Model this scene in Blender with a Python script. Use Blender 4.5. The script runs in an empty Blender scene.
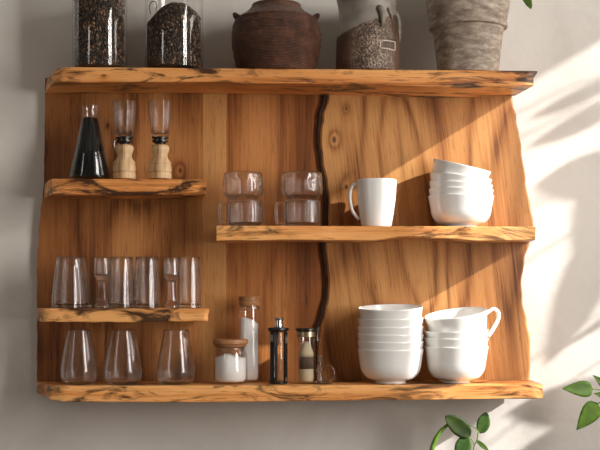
import bpy, bmesh, math, random
from math import sin, cos, pi, radians, exp, sqrt
from mathutils import Vector, Matrix, noise

random.seed(7)
SC = bpy.context.scene
COL = SC.collection

# ------------------------------------------------------------------ camera
TH = radians(2.5)
D0 = 2.4
FPX = 1200.0
HOR = 297.0
CAM = Vector((-D0 * sin(TH), -D0 * cos(TH), 1.5))
FWD = Vector((sin(TH), cos(TH), 0))
RGT = Vector((cos(TH), -sin(TH), 0))

cd = bpy.data.cameras.new('camera')
cd.sensor_width = 36
cd.sensor_fit = 'HORIZONTAL'
cd.lens = 36 * FPX / 600
cd.shift_y = (HOR - 225) / 600
cd.clip_start = 0.05
cam = bpy.data.objects.new('camera', cd)
cam.location = CAM
cam.rotation_euler = (radians(90), 0, -TH)
COL.objects.link(cam)
SC.camera = cam


def W(px, py, Y):
    """point of the room at depth Y that the photo shows at (px, py)"""
    d = FWD + RGT * ((px - 300) / FPX) + Vector((0, 0, 1)) * ((HOR - py) / FPX)
    t = (Y - CAM.y) / d.y
    return CAM + d * t


def upp(px, Y):
    """metres per pixel at that place"""
    p = W(px, HOR, Y)
    return (p - CAM).dot(FWD) / FPX


YP = 0.14      # face of the back planks
YW = 0.168     # wall face

# ------------------------------------------------------------------ materials
MATS = {}


def new_mat(name):
    m = bpy.data.materials.new(name)
    m.use_nodes = True
    nt = m.node_tree
    b = nt.nodes['Principled BSDF']
    return m, nt, b


def srgb(r, g, b):
    def f(c):
        c = c / 255
        return c / 12.92 if c <= 0.04045 else ((c + 0.055) / 1.055) ** 2.4
    return (f(r), f(g), f(b), 1)


def simple(name, col, rough=0.5, metal=0.0, coat=0.0, noise_amt=0.06, scale=30, bump=0.0, spec=0.5):
    m, nt, b = new_mat(name)
    N, L = nt.nodes, nt.links
    tc = N.new('ShaderNodeTexCoord')
    nz = N.new('ShaderNodeTexNoise')
    nz.inputs['Scale'].default_value = scale
    nz.inputs['Detail'].default_value = 4
    L.new(tc.outputs['Object'], nz.inputs['Vector'])
    mx = N.new('ShaderNodeMix')
    mx.data_type = 'RGBA'
    mx.inputs[6].default_value = tuple(c * (1 - noise_amt) for c in col[:3]) + (1,)
    mx.inputs[7].default_value = tuple(min(1, c * (1 + noise_amt)) for c in col[:3]) + (1,)
    L.new(nz.outputs['Fac'], mx.inputs[0])
    L.new(mx.outputs[2], b.inputs['Base Color'])
    b.inputs['Roughness'].default_value = rough
    b.inputs['Metallic'].default_value = metal
    b.inputs['Coat Weight'].default_value = coat
    b.inputs['Specular IOR Level'].default_value = spec
    if bump:
        bp = N.new('ShaderNodeBump')
        bp.inputs['Strength'].default_value = bump
        bp.inputs['Distance'].default_value = 0.002
        L.new(nz.outputs['Fac'], bp.inputs['Height'])
        L.new(bp.outputs['Normal'], b.inputs['Normal'])
    return m


def ramp(nt, stops, interp='LINEAR'):
    r = nt.nodes.new('ShaderNodeValToRGB')
    r.color_ramp.interpolation = interp
    el = r.color_ramp.elements
    while len(el) < len(stops):
        el.new(0.5)
    for e, (p, c) in zip(el, stops):
        e.position = p
        e.color = c if len(c) == 4 else tuple(c) + (1,)
    return r


def math_node(nt, op, a, b=None, c=None):
    n = nt.nodes.new('ShaderNodeMath')
    n.operation = op
    for i, v in enumerate((a, b, c)):
        if v is None:
            continue
        if isinstance(v, (int, float)):
            n.inputs[i].default_value = v
        else:
            nt.links.new(v, n.inputs[i])
    return n.outputs[0]


def wood(name, light, mid, dark, axis='Z', knots=(), seed=0.0, rings=26.0, stain=0.0, rough=0.42, across=7.0, along=0.8, stain_scale=(3, 14, 14), contrast=1.0, lean=0.0, drift_amt=0.8):
    """figured timber: growth rings bent round knots, fine pores and mineral stains, all in object space"""
    m, nt, b = new_mat(name)
    N, L = nt.nodes, nt.links
    tc = N.new('ShaderNodeTexCoord')
    add = N.new('ShaderNodeMapping')
    add.inputs['Location'].default_value = (seed, seed * 1.7, seed * 0.6)
    add.inputs['Rotation'].default_value = (0, lean, 0)
    L.new(tc.outputs['Object'], add.inputs['Vector'])

    def scaled(al, ac, ac2=None):
        mp = N.new('ShaderNodeVectorMath')
        mp.operation = 'MULTIPLY'
        ac2 = ac if ac2 is None else ac2
        mp.inputs[1].default_value = (ac, ac2, al) if axis == 'Z' else (al, ac2, ac)
        L.new(add.outputs[0], mp.inputs[0])
        return mp.outputs[0]

    def nz(vec, scale, detail=3, rgh=0.5, dist=0.0):
        n = N.new('ShaderNodeTexNoise')
        n.inputs['Scale'].default_value = scale
        n.inputs['Detail'].default_value = detail
        n.inputs['Roughness'].default_value = rgh
        n.inputs['Distortion'].default_value = dist
        L.new(vec, n.inputs['Vector'])
        return n.outputs['Fac']

    big = nz(scaled(along, across, 2.0), 1.0, 2.0, 0.45, 0.35)
    phase = math_node(nt, 'MULTIPLY', big, rings)
    knot_dark = None
    for (kx, ky, kz, kw, ks) in knots:
        ds = N.new('ShaderNodeVectorMath')
        ds.operation = 'SUBTRACT'
        ds.inputs[1].default_value = (kx, ky, kz)
        L.new(tc.outputs['Object'], ds.inputs[0])
        sc = N.new('ShaderNodeVectorMath')
        sc.operation = 'MULTIPLY'
        big_one = kw > 0.02
        e = 0.4 if big_one else 0.65
        sc.inputs[1].default_value = (1, 0.0, e) if axis == 'Z' else (e, 0.0, 1)
        L.new(ds.outputs[0], sc.inputs[0])
        ln = N.new('ShaderNodeVectorMath')
        ln.operation = 'LENGTH'
        L.new(sc.outputs[0], ln.inputs[0])
        q = math_node(nt, 'DIVIDE', ln.outputs['Value'], kw)
        q2 = math_node(nt, 'MULTIPLY', q, q)
        phase = math_node(nt, 'ADD', phase, math_node(nt, 'DIVIDE', ks, math_node(nt, 'ADD', q2, 1.0)))
        if not big_one:
            core = math_node(nt, 'SUBTRACT', 1.2, math_node(nt, 'MULTIPLY', q2, 5.0))
            core = math_node(nt, 'MINIMUM', math_node(nt, 'MAXIMUM', core, 0.0), 1.0)
            knot_dark = core if knot_dark is None else math_node(nt, 'MAXIMUM', knot_dark, core)
    s = math_node(nt, 'SINE', phase)
    s = math_node(nt, 'MULTIPLY_ADD', s, 0.5, 0.5)
    s = math_node(nt, 'POWER', s, 0.6)
    fine = nz(scaled(7, 330, 80), 1.0, 3, 0.65)
    med = nz(scaled(1.8, 60, 24), 1.0, 5, 0.68, 0.3)
    f = math_node(nt, 'MULTIPLY', s, 0.36 * contrast)
    f = math_node(nt, 'ADD', f, math_node(nt, 'MULTIPLY', med, 0.85 * contrast))
    f = math_node(nt, 'ADD', f, math_node(nt, 'MULTIPLY', fine, 0.55))
    f = math_node(nt, 'SUBTRACT', f, 0.24 + 0.62 * (contrast - 1))
    r = ramp(nt, [(0.30, dark), (0.56, mid), (0.85, light)])
    L.new(f, r.inputs['Fac'])
    col = r.outputs['Color']

    def darken(col, fac, tint, amt):
        mx = N.new('ShaderNodeMix')
        mx.data_type = 'RGBA'
        mx.blend_type = 'MULTIPLY'
        L.new(math_node(nt, 'MULTIPLY', fac, amt), mx.inputs[0])
        L.new(col, mx.inputs[6])
        mx.inputs[7].default_value = tuple(tint) + (1,)
        return mx.outputs[2]

    # heartwood bands, broad and narrow, and short open pores
    rd = ramp(nt, [(0.36, (1, 1, 1)), (0.56, (0, 0, 0))])
    L.new(nz(scaled(0.8, 6, 3), 1.0, 2), rd.inputs['Fac'])
    col = darken(col, rd.outputs['Color'], (0.58, 0.46, 0.36), drift_amt)
    rn = ramp(nt, [(0.60, (0, 0, 0)), (0.70, (1, 1, 1))])
    L.new(nz(scaled(0.9, 34, 12), 1.0, 3, 0.55, 0.4), rn.inputs['Fac'])
    col = darken(col, rn.outputs['Color'], (0.45, 0.34, 0.25), 0.8)
    rp = ramp(nt, [(0.62, (0, 0, 0)), (0.70, (1, 1, 1))])
    L.new(nz(scaled(22, 520, 120), 1.0, 2, 0.5), rp.inputs['Fac'])
    col = darken(col, rp.outputs['Color'], (0.35, 0.26, 0.2), 0.75)
    if stain:
        mp = N.new('ShaderNodeVectorMath')
        mp.operation = 'MULTIPLY'
        mp.inputs[1].default_value = stain_scale
        L.new(add.outputs[0], mp.inputs[0])
        st = nz(mp.outputs[0], 1.0, 6, 0.66, 1.6)
        rs = ramp(nt, [(0.50, (0, 0, 0)), (0.60, (1, 1, 1))])
        L.new(st, rs.inputs['Fac'])
        mxs = N.new('ShaderNodeMix')
        mxs.data_type = 'RGBA'
        L.new(math_node(nt, 'MULTIPLY', rs.outputs['Color'], stain), mxs.inputs[0])
        L.new(col, mxs.inputs[6])
        mxs.inputs[7].default_value = srgb(50, 28, 16)
        col = mxs.outputs[2]
    if knot_dark is not None:
        mxk = N.new('ShaderNodeMix')
        mxk.data_type = 'RGBA'
        L.new(math_node(nt, 'MULTIPLY', knot_dark, 0.8), mxk.inputs[0])
        L.new(col, mxk.inputs[6])
        mxk.inputs[7].default_value = srgb(48, 26, 14)
        col = mxk.outputs[2]
    L.new(col, b.inputs['Base Color'])
    b.inputs['Roughness'].default_value = rough
    b.inputs['Specular IOR Level'].default_value = 0.35
    bp = N.new('ShaderNodeBump')
    bp.inputs['Strength'].default_value = 0.3
    bp.inputs['Distance'].default_value = 0.0008
    L.new(math_node(nt, 'ADD', fine, med), bp.inputs['Height'])
    L.new(bp.outputs['Normal'], b.inputs['Normal'])
    return m


def glass_mat(name, tint=(1, 1, 1), thin=0.5, ior=1.54):
    """clear glass: part refracting body, part thin wall that lets light straight through"""
    m = bpy.data.materials.new(name)
    m.use_nodes = True
    nt = m.node_tree
    N, L = nt.nodes, nt.links
    N.remove(N['Principled BSDF'])
    out = N['Material Output']
    t = N.new('ShaderNodeBsdfTransparent')
    t.inputs['Color'].default_value = tuple(0.6 + 0.4 * c for c in tint) + (1,)
    gl = N.new('ShaderNodeBsdfGlossy')
    gl.inputs['Roughness'].default_value = 0.02
    fr = N.new('ShaderNodeFresnel')
    # the same reflectance on both faces of a thin wall
    ge = N.new('ShaderNodeNewGeometry')
    L.new(math_node(nt, 'POWER', ior, math_node(nt, 'MULTIPLY_ADD', ge.outputs['Backfacing'], -2.0, 1.0)), fr.inputs['IOR'])
    mt = N.new('ShaderNodeMixShader')
    L.new(fr.outputs[0], mt.inputs[0])
    L.new(t.outputs[0], mt.inputs[1])
    L.new(gl.outputs[0], mt.inputs[2])
    if thin >= 1:
        L.new(mt.outputs[0], out.inputs['Surface'])
        return m
    g = N.new('ShaderNodeBsdfGlass')
    g.inputs['Color'].default_value = tuple(tint) + (1,)
    g.inputs['IOR'].default_value = ior
    g.inputs['Roughness'].default_value = 0.0
    mx = N.new('ShaderNodeMixShader')
    mx.inputs[0].default_value = thin
    L.new(g.outputs[0], mx.inputs[1])
    L.new(mt.outputs[0], mx.inputs[2])
    L.new(mx.outputs[0], out.inputs['Surface'])
    return m


def plaster():
    m, nt, b = new_mat('lime_plaster')
    N, L = nt.nodes, nt.links
    tc = N.new('ShaderNodeTexCoord')
    n1 = N.new('ShaderNodeTexNoise')
    n1.inputs['Scale'].default_value = 3.2
    n1.inputs['Detail'].default_value = 6
    n1.inputs['Roughness'].default_value = 0.62
    n1.inputs['Distortion'].default_value = 0.5
    L.new(tc.outputs['Object'], n1.inputs['Vector'])
    n2 = N.new('ShaderNodeTexNoise')
    n2.inputs['Scale'].default_value = 60
    n2.inputs['Detail'].default_value = 5
    L.new(tc.outputs['Object'], n2.inputs['Vector'])
    r = ramp(nt, [(0.28, srgb(206, 198, 190)), (0.52, srgb(222, 216, 209)), (0.75, srgb(231, 227, 221))])
    L.new(n1.outputs['Fac'], r.inputs['Fac'])
    L.new(r.outputs['Color'], b.inputs['Base Color'])
    b.inputs['Roughness'].default_value = 0.85
    b.inputs['Specular IOR Level'].default_value = 0.2
    bp = N.new('ShaderNodeBump')
    bp.inputs['Strength'].default_value = 0.5
    bp.inputs['Distance'].default_value = 0.004
    L.new(math_node(nt, 'MULTIPLY_ADD', n2.outputs['Fac'], 0.25, n1.outputs['Fac']), bp.inputs['Height'])
    L.new(bp.outputs['Normal'], b.inputs['Normal'])
    return m


def pot_mat(name, c1, c2, c3, scale, bump, band=0.0, rough=0.75, kind='noise'):
    """fired clay: mottled colour and scratched, combed or pitted relief"""
    m, nt, b = new_mat(name)
    N, L = nt.nodes, nt.links
    tc = N.new('ShaderNodeTexCoord')
    n1 = N.new('ShaderNodeTexNoise')
    n1.inputs['Scale'].default_value = scale
    n1.inputs['Detail'].default_value = 6
    n1.inputs['Roughness'].default_value = 0.7
    sq = N.new('ShaderNodeVectorMath')
    sq.operation = 'MULTIPLY'
    sq.inputs[1].default_value = (1, 1, 2.6 if kind == 'band' else 1.2)
    L.new(tc.outputs['Object'], sq.inputs[0])
    L.new(sq.outputs[0], n1.inputs['Vector'])
    r = ramp(nt, [(0.3, c1), (0.5, c2), (0.72, c3)])
    L.new(n1.outputs['Fac'], r.inputs['Fac'])
    L.new(r.outputs['Color'], b.inputs['Base Color'])
    b.inputs['Roughness'].default_value = rough
    h = n1.outputs['Fac']
    if band:
        w = N.new('ShaderNodeTexWave')
        w.wave_type = 'BANDS'
        w.bands_direction = 'Z'
        w.inputs['Scale'].default_value = band
        w.inputs['Distortion'].default_value = 2.5
        w.inputs['Detail'].default_value = 2
        w.inputs['Detail Scale'].default_value = 2.5
        L.new(tc.outputs['Object'], w.inputs['Vector'])
        h = math_node(nt, 'MULTIPLY_ADD', w.outputs['Fac'], 0.6, h)
    bp = N.new('ShaderNodeBump')
    bp.inputs['Strength'].default_value = bump
    bp.inputs['Distance'].default_value = 0.004
    L.new(h, bp.inputs['Height'])
    L.new(bp.outputs['Normal'], b.inputs['Normal'])
    return m


def leaf_mat(name, c1, c2):
    m, nt, b = new_mat(name)
    N, L = nt.nodes, nt.links
    tc = N.new('ShaderNodeTexCoord')
    n1 = N.new('ShaderNodeTexNoise')
    n1.inputs['Scale'].default_value = 45
    n1.inputs['Detail'].default_value = 3
    L.new(tc.outputs['Object'], n1.inputs['Vector'])
    r = ramp(nt, [(0.3, c1), (0.7, c2)])
    L.new(n1.outputs['Fac'], r.inputs['Fac'])
    L.new(r.outputs['Color'], b.inputs['Base Color'])
    b.inputs['Roughness'].default_value = 0.55
    b.inputs['Specular IOR Level'].default_value = 0.25
    tr = N.new('ShaderNodeBsdfTranslucent')
    L.new(r.outputs['Color'], tr.inputs['Color'])
    mx = N.new('ShaderNodeMixShader')
    mx.inputs[0].default_value = 0.25
    L.new(b.outputs[0], mx.inputs[1])
    L.new(tr.outputs[0], mx.inputs[2])
    L.new(mx.outputs[0], N['Material Output'].inputs['Surface'])
    return m


def beans_mat():
    m, nt, b = new_mat('roasted_coffee')
    N, L = nt.nodes, nt.links
    tc = N.new('ShaderNodeTexCoord')
    n1 = N.new('ShaderNodeTexNoise')
    n1.inputs['Scale'].default_value = 170
    n1.inputs['Detail'].default_value = 2
    L.new(tc.outputs['Object'], n1.inputs['Vector'])
    r = ramp(nt, [(0.40, srgb(16, 10, 7)), (0.56, srgb(70, 47, 31)), (0.72, srgb(176, 138, 100))])
    L.new(n1.outputs['Fac'], r.inputs['Fac'])
    L.new(r.outputs['Color'], b.inputs['Base Color'])
    b.inputs['Roughness'].default_value = 0.4
    return m


M = {}
M['plaster'] = plaster()
M['plaster_side'] = simple('painted_wall', srgb(214, 208, 200), 0.9, noise_amt=0.03, scale=6)
M['floor'] = simple('floor_screed', srgb(120, 100, 82), 0.7, noise_amt=0.12, scale=5)
M['worktop'] = simple('worktop_stone', srgb(62, 56, 50), 0.6, noise_amt=0.08, scale=40)
M['glass'] = glass_mat('clear_glass', thin=0.25)
M['glass_jar'] = glass_mat('jar_glass', thin=1)
M['porcelain'] = simple('white_porcelain', srgb(238, 236, 232), 0.22, noise_amt=0.01, coat=0.3)
M['chrome'] = simple('chrome', srgb(205, 203, 200), 0.18, metal=1.0, noise_amt=0.04)
M['dark_metal'] = simple('dark_metal', srgb(70, 66, 62), 0.32, metal=1.0, noise_amt=0.1)
M['brass'] = simple('brass', srgb(186, 168, 138), 0.35, metal=1.0, noise_amt=0.08)
M['black'] = simple('black_plastic', srgb(20, 19, 18), 0.32, noise_amt=0.1)
M['liquid'] = simple('dark_liquid', srgb(8, 5, 4), 0.4, noise_amt=0.1, spec=0.1)
M['powder'] = simple('white_powder', srgb(236, 232, 228), 0.95, noise_amt=0.03, scale=400, bump=0.25)
M['beans'] = beans_mat()
M['bean_core'] = simple('roasted_coffee_core', srgb(24, 16, 11), 0.6, noise_amt=0.3)
M['spice'] = simple('pale_spice', srgb(206, 188, 156), 0.9, noise_amt=0.3, scale=500, bump=0.5)
M['spice_dark'] = simple('dark_spice', srgb(92, 74, 60), 0.9, noise_amt=0.4, scale=500, bump=0.5)
M['soil'] = simple('soil', srgb(50, 38, 28), 0.95, noise_amt=0.4, scale=120, bump=0.8)
M['pot_brown'] = pot_mat('combed_brown_clay', srgb(54, 32, 22), srgb(88, 54, 38), srgb(122, 80, 58), 40, 0.9, band=110, rough=0.55)
M['pot_weathered'] = pot_mat('weathered_terracotta', srgb(98, 84, 72), srgb(146, 130, 114), srgb(190, 178, 162), 34, 0.5, kind='band')
M['pot_plain'] = pot_mat('plain_terracotta', srgb(150, 96, 70), srgb(172, 112, 82), srgb(186, 128, 98), 20, 0.2)
M['leaf'] = leaf_mat('leaf_green', srgb(50, 76, 8), srgb(80, 108, 16))
M['leaf_dark'] = leaf_mat('leaf_deep_green', srgb(30, 46, 6), srgb(52, 72, 12))
M['leaf_cool'] = leaf_mat('leaf_grey_green', srgb(50, 80, 26), srgb(74, 106, 40))
M['stem'] = leaf_mat('stem_green', srgb(106, 124, 56), srgb(140, 152, 84))
M['stalk'] = leaf_mat('stalk_green', srgb(92, 134, 44), srgb(126, 164, 66))
M['bark'] = simple('bark', srgb(104, 84, 62), 0.9, noise_amt=0.3, scale=60, bump=0.6)
M['mill_wood'] = wood('turned_beech', srgb(226, 194, 152), srgb(204, 166, 122), srgb(160, 120, 82), axis='Z', seed=3.1, drift_amt=0.3, across=30, along=4, rings=20)
M['lid_wood'] = wood('acacia_lid', srgb(172, 122, 80), srgb(142, 96, 60), srgb(96, 60, 36), axis='X', seed=5.3, across=30, along=5, rings=14)


def pitcher_mat():
    """grey glaze over the shoulder on a slant, brown pitted clay below with pale slip in the pits"""
    m, nt, b = new_mat('pitcher_stoneware')
    N, L = nt.nodes, nt.links
    tc = N.new('ShaderNodeTexCoord')
    sp = N.new('ShaderNodeSeparateXYZ')
    L.new(tc.outputs['Object'], sp.inputs[0])
    nz = N.new('ShaderNodeTexNoise')
    nz.inputs['Scale'].default_value = 30
    nz.inputs['Detail'].default_value = 4
    L.new(tc.outputs['Object'], nz.inputs['Vector'])
    line = math_node(nt, 'SUBTRACT', sp.outputs['Z'], math_node(nt, 'MULTIPLY_ADD', sp.outputs['X'], 0.36, 0.098))
    line = math_node(nt, 'ADD', line, math_node(nt, 'MULTIPLY_ADD', nz.outputs['Fac'], 0.012, -0.006))
    top = math_node(nt, 'GREATER_THAN', line, 0.0)
    vo = N.new('ShaderNodeTexVoronoi')
    vo.inputs['Scale'].default_value = 240
    L.new(tc.outputs['Object'], vo.inputs['Vector'])
    # pits gather on the front between the sides and below the shoulder
    cx = math_node(nt, 'SUBTRACT', sp.outputs['X'], 0.004)
    dx = math_node(nt, 'DIVIDE', cx, 0.042)
    mask = math_node(nt, 'SUBTRACT', 1.35, math_node(nt, 'MULTIPLY', dx, dx))
    mask = math_node(nt, 'MULTIPLY', mask, math_node(nt, 'SUBTRACT', 1.0, top))
    mask = math_node(nt, 'MINIMUM', math_node(nt, 'MAXIMUM', mask, 0.0), 1.0)
    rp = ramp(nt, [(0.46, (0, 0, 0)), (0.74, (1, 1, 1))])
    L.new(vo.outputs['Distance'], rp.inputs['Fac'])
    slip = math_node(nt, 'MULTIPLY', rp.outputs['Color'], mask)
    slip = math_node(nt, 'MULTIPLY', slip, math_node(nt, 'MULTIPLY_ADD', nz.outputs['Fac'], 1.2, -0.2))
    slip = math_node(nt, 'MINIMUM', math_node(nt, 'MAXIMUM', slip, 0.0), 1.0)
    rb = ramp(nt, [(0.3, srgb(62, 44, 34)), (0.7, srgb(104, 78, 60))])
    L.new(nz.outputs['Fac'], rb.inputs['Fac'])
    rg = ramp(nt, [(0.3, srgb(112, 104, 96)), (0.7, srgb(156, 147, 138))])
    L.new(nz.outputs['Fac'], rg.inputs['Fac'])
    m1 = N.new('ShaderNodeMix')
    m1.data_type = 'RGBA'
    L.new(slip, m1.inputs[0])
    L.new(rb.outputs['Color'], m1.inputs[6])
    m1.inputs[7].default_value = srgb(190, 172, 150)
    m2 = N.new('ShaderNodeMix')
    m2.data_type = 'RGBA'
    L.new(top, m2.inputs[0])
    L.new(m1.outputs[2], m2.inputs[6])
    L.new(rg.outputs['Color'], m2.inputs[7])
    L.new(m2.outputs[2], b.inputs['Base Color'])
    b.inputs['Roughness'].default_value = 0.5
    bp = N.new('ShaderNodeBump')
    bp.inputs['Strength'].default_value = 0.8
    bp.inputs['Distance'].default_value = 0.002
    L.new(math_node(nt, 'MULTIPLY', vo.outputs['Distance'], mask), bp.inputs['Height'])
    L.new(bp.outputs['Normal'], b.inputs['Normal'])
    return m


M['pitcher'] = pitcher_mat()
M['slip'] = simple('pale_slip', srgb(206, 192, 174), 0.6, noise_amt=0.12, scale=300)
M['glaze'] = simple('grey_glaze', srgb(124, 112, 100), 0.4, noise_amt=0.2, scale=60)

# ------------------------------------------------------------------ mesh helpers


class MB:
    def __init__(self):
        self.v, self.f = [], []

    def add(self, vs, fs):
        b = len(self.v)
        self.v += [tuple(p) for p in vs]
        self.f += [tuple(b + i for i in f) for f in fs]
        return self

    def lathe(self, prof, seg=64, flute=0, amp=0.0, flute_fn=None, closed=False, center=(0, 0, 0), warp=None):
        """turn (r, z) round z; a point with r ~ 0 closes the surface; flutes dent the radius"""
        rows, vs, fs = [], [], []
        for k, (r, z) in enumerate(prof):
            if r < 1e-6:
                rows.append([len(vs)])
                vs.append((center[0], center[1], center[2] + z))
            else:
                row = []
                for i in range(seg):
                    a = 2 * pi * i / seg
                    rr = r
                    if flute and (flute_fn is None or flute_fn(k)):
                        st = 2 * pi / flute
                        rr = r * (1 + (cos(pi / flute) / cos((a % st) - st / 2) - 1) * amp)
                    x, y, zz = rr * cos(a), rr * sin(a), z
                    if warp:
                        x, y, zz = warp(x, y, zz, k)
                    row.append(len(vs))
                    vs.append((center[0] + x, center[1] + y, center[2] + zz))
                rows.append(row)
        pairs = list(zip(rows, rows[1:]))
        if closed:
            pairs.append((rows[-1], rows[0]))
        for a, b in pairs:
            if len(a) == 1 and len(b) == 1:
                continue
            if len(a) == 1:
                for i in range(seg):
                    fs.append((a[0], b[(i + 1) % seg], b[i]))
            elif len(b) == 1:
                for i in range(seg):
                    fs.append((a[i], a[(i + 1) % seg], b[0]))
            else:
                for i in range(seg):
                    j = (i + 1) % seg
                    fs.append((a[i], a[j], b[j], b[i]))
        return self.add(vs, fs)

    def box(self, lo, hi):
        (x0, y0, z0), (x1, y1, z1) = lo, hi
        vs = [(x0, y0, z0), (x1, y0, z0), (x1, y1, z0), (x0, y1, z0), (x0, y0, z1), (x1, y0, z1), (x1, y1, z1), (x0, y1, z1)]
        return self.add(vs, [(0, 3, 2, 1), (4, 5, 6, 7), (0, 1, 5, 4), (1, 2, 6, 5), (2, 3, 7, 6), (3, 0, 4, 7)])

    def tube(self, pts, rad, seg=12, flat=1.0):
        """round bar along a path of points (rad may be a list); flat < 1 squashes it across y"""
        pts = [Vector(p) for p in pts]
        n = len(pts)
        rads = rad if isinstance(rad, (list, tuple)) else [rad] * n
        vs, fs = [], []
        up = None
        for i, p in enumerate(pts):
            t = (pts[min(i + 1, n - 1)] - pts[max(i - 1, 0)]).normalized()
            if up is None:
                up = Vector((0, 1, 0)) if abs(t.y) < 0.9 else Vector((1, 0, 0))
            s = t.cross(up).normalized()
            up = s.cross(t).normalized()
            for k in range(seg):
                a = 2 * pi * k / seg
                vs.append(p + s * (rads[i] * cos(a)) + up * (rads[i] * flat * sin(a)))
        for i in range(n - 1):
            for k in range(seg):
                j = (k + 1) % seg
                fs.append((i * seg + k, i * seg + j, (i + 1) * seg + j, (i + 1) * seg + k))
        fs.append(tuple(range(seg - 1, -1, -1)))
        fs.append(tuple((n - 1) * seg + k for k in range(seg)))
        return self.add(vs, fs)

    def ellipsoid(self, c, rx, ry, rz, u=12, v=8, rot=None):
        prof = [(sin(pi * k / v), -cos(pi * k / v)) for k in range(v + 1)]
        vs, fs = [], []
        t = MB().lathe([(0 if k in (0, v) else r, z) for k, (r, z) in enumerate(prof)], seg=u)
        for p in t.v:
            q = Vector((p[0] * rx, p[1] * ry, p[2] * rz))
            if rot is not None:
                q = rot @ q
            vs.append(q + Vector(c))
        return self.add(vs, t.f)


def build(name, mb, mat, parent=None, loc=(0, 0, 0), smooth=True, sharp=None, bevel=0.0, fix=True):
    me = bpy.data.meshes.new(name)
    me.from_pydata([tuple(p) for p in mb.v], [], mb.f)
    if fix:
        bm = bmesh.new()
        bm.from_mesh(me)
        bmesh.ops.recalc_face_normals(bm, faces=bm.faces)
        bm.to_mesh(me)
        bm.free()
    me.update()
    me.materials.append(mat)
    if smooth:
        me.polygons.foreach_set('use_smooth', [True] * len(me.polygons))
        if sharp:
            me.set_sharp_from_angle(angle=radians(sharp))
    o = bpy.data.objects.new(name, me)
    COL.objects.link(o)
    o.location = loc
    if parent is not None:
        o.parent = parent
    if bevel:
        md = o.modifiers.new('bevel', 'BEVEL')
        md.width = bevel
        md.segments = 2
        md.limit_method = 'ANGLE'
    return o


def empty(name, loc):
    o = bpy.data.objects.new(name, None)
    COL.objects.link(o)
    o.location = loc
    o.empty_display_size = 0.02
    return o


def tag(o, label, cat, group=None, kind=None):
    o['label'] = label
    if cat:
        o['category'] = cat
    if group:
        o['group'] = group
    if kind:
        o['kind'] = kind
    return o


def smooth_pts(keys, n=60):
    """monotone interpolation of (a, b) keys"""
    out = []
    keys = sorted(keys)
    a0, a1 = keys[0][0], keys[-1][0]
    for i in range(n + 1):
        a = a0 + (a1 - a0) * i / n
        out.append((a, interp(keys, a)))
    return out


def interp(keys, a):
    if a <= keys[0][0]:
        return keys[0][1]
    for (x0, y0), (x1, y1) in zip(keys, keys[1:]):
        if a <= x1:
            t = (a - x0) / (x1 - x0)
            t = t * t * (3 - 2 * t)
            return y0 + (y1 - y0) * t
    return keys[-1][1]


def lin(keys, a):
    if a <= keys[0][0]:
        return keys[0][1]
    for (x0, y0), (x1, y1) in zip(keys, keys[1:]):
        if a <= x1:
            return y0 + (y1 - y0) * (a - x0) / (x1 - x0)
    return keys[-1][1]


def spline(pts, n=8):
    """Catmull-Rom through 2D or 3D points"""
    P = [Vector(p) for p in pts]
    out = []
    for i in range(len(P) - 1):
        p0 = P[i - 1] if i else P[0] * 2 - P[1]
        p1, p2 = P[i], P[i + 1]
        p3 = P[i + 2] if i + 2 < len(P) else P[-1] * 2 - P[-2]
        for k in range(n):
            t = k / n
            out.append(0.5 * ((2 * p1) + (p2 - p0) * t + (2 * p0 - 5 * p1 + 4 * p2 - p3) * t * t + (3 * p1 - p0 - 3 * p2 + p3) * t ** 3))
    out.append(P[-1])
    return out


# ------------------------------------------------------------------ setting
o = build('wall_back', MB().box((-2.6, YW, 0), (1.5, YW + 0.12, 3.7)), M['plaster'], smooth=False)
o['kind'] = 'structure'
o = build('floor', MB().box((-2.6, -3.2, -0.1), (1.62, YW + 0.12, 0)), M['floor'], smooth=False)
o['kind'] = 'structure'

# side wall with two window openings (daylight and sun come through them)
XR = 1.5
WIN_Z0, WIN_Z1 = 0.95, 2.63
W1 = (-0.545, 0.10)
W2 = (-2.0, -1.15)
W2_SILL, W2_TOP = 1.22, 2.9
W1_SILL = 1.78
mb = MB()
ye = YW + 0.12
# (y from, y to, z from, z to) of the masonry round the openings
for (ya, yb, za, zb) in [(-3.2, W2[0], 0, 3.7), (W2[0], W2[1], 0, W2_SILL), (W2[0], W2[1], W2_TOP, 3.7), (W2[1], W1[0], 0, 3.7),
                         (W1[0], W1[1], 0, W1_SILL), (W1[0], W1[1], WIN_Z1, 3.7), (W1[1], ye, 0, 3.7)]:
    mb.box((XR, ya, za), (XR + 0.12, yb, zb))
o = build('wall_right', mb, M['plaster_side'], smooth=False)
o['kind'] = 'structure'
# kitchen worktop under the shelves
o = build('worktop', MB().box((-1.6, -0.44, 0.86), (1.0, YW - 0.001, 0.90)), M['worktop'], smooth=False, bevel=0.004)
o['kind'] = 'structure'
o = build('worktop_base', MB().box((-1.58, -0.40, 0.0), (0.98, YW - 0.001, 0.86)), M['plaster_side'], smooth=False)
o['kind'] = 'structure'

# ------------------------------------------------------------------ the shelf unit
UNIT = empty('wall_shelf', (0, YP, 1.5 - 0.2))
tag(UNIT, 'wall-mounted live-edge wooden shelf unit with wavy back planks and five boards', 'shelf', kind='thing')
UO = Vector(UNIT.location)


def upart(name, mb, mat, **kw):
    mb.v = [tuple(Vector(p) - UO) for p in mb.v]
    return build(name, mb, mat, parent=UNIT, **kw)


HONEY = (srgb(204, 148, 90), srgb(178, 121, 68), srgb(124, 76, 38))
BROWN = (srgb(188, 128, 74), srgb(158, 100, 52), srgb(104, 60, 30))
AMBER = (srgb(248, 184, 116), srgb(236, 160, 90), srgb(166, 94, 42))


def K(px, py, w, s, Y=YP):
    p = W(px, py, Y) - UO
    return (p.x, p.y, p.z, w, s)


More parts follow.
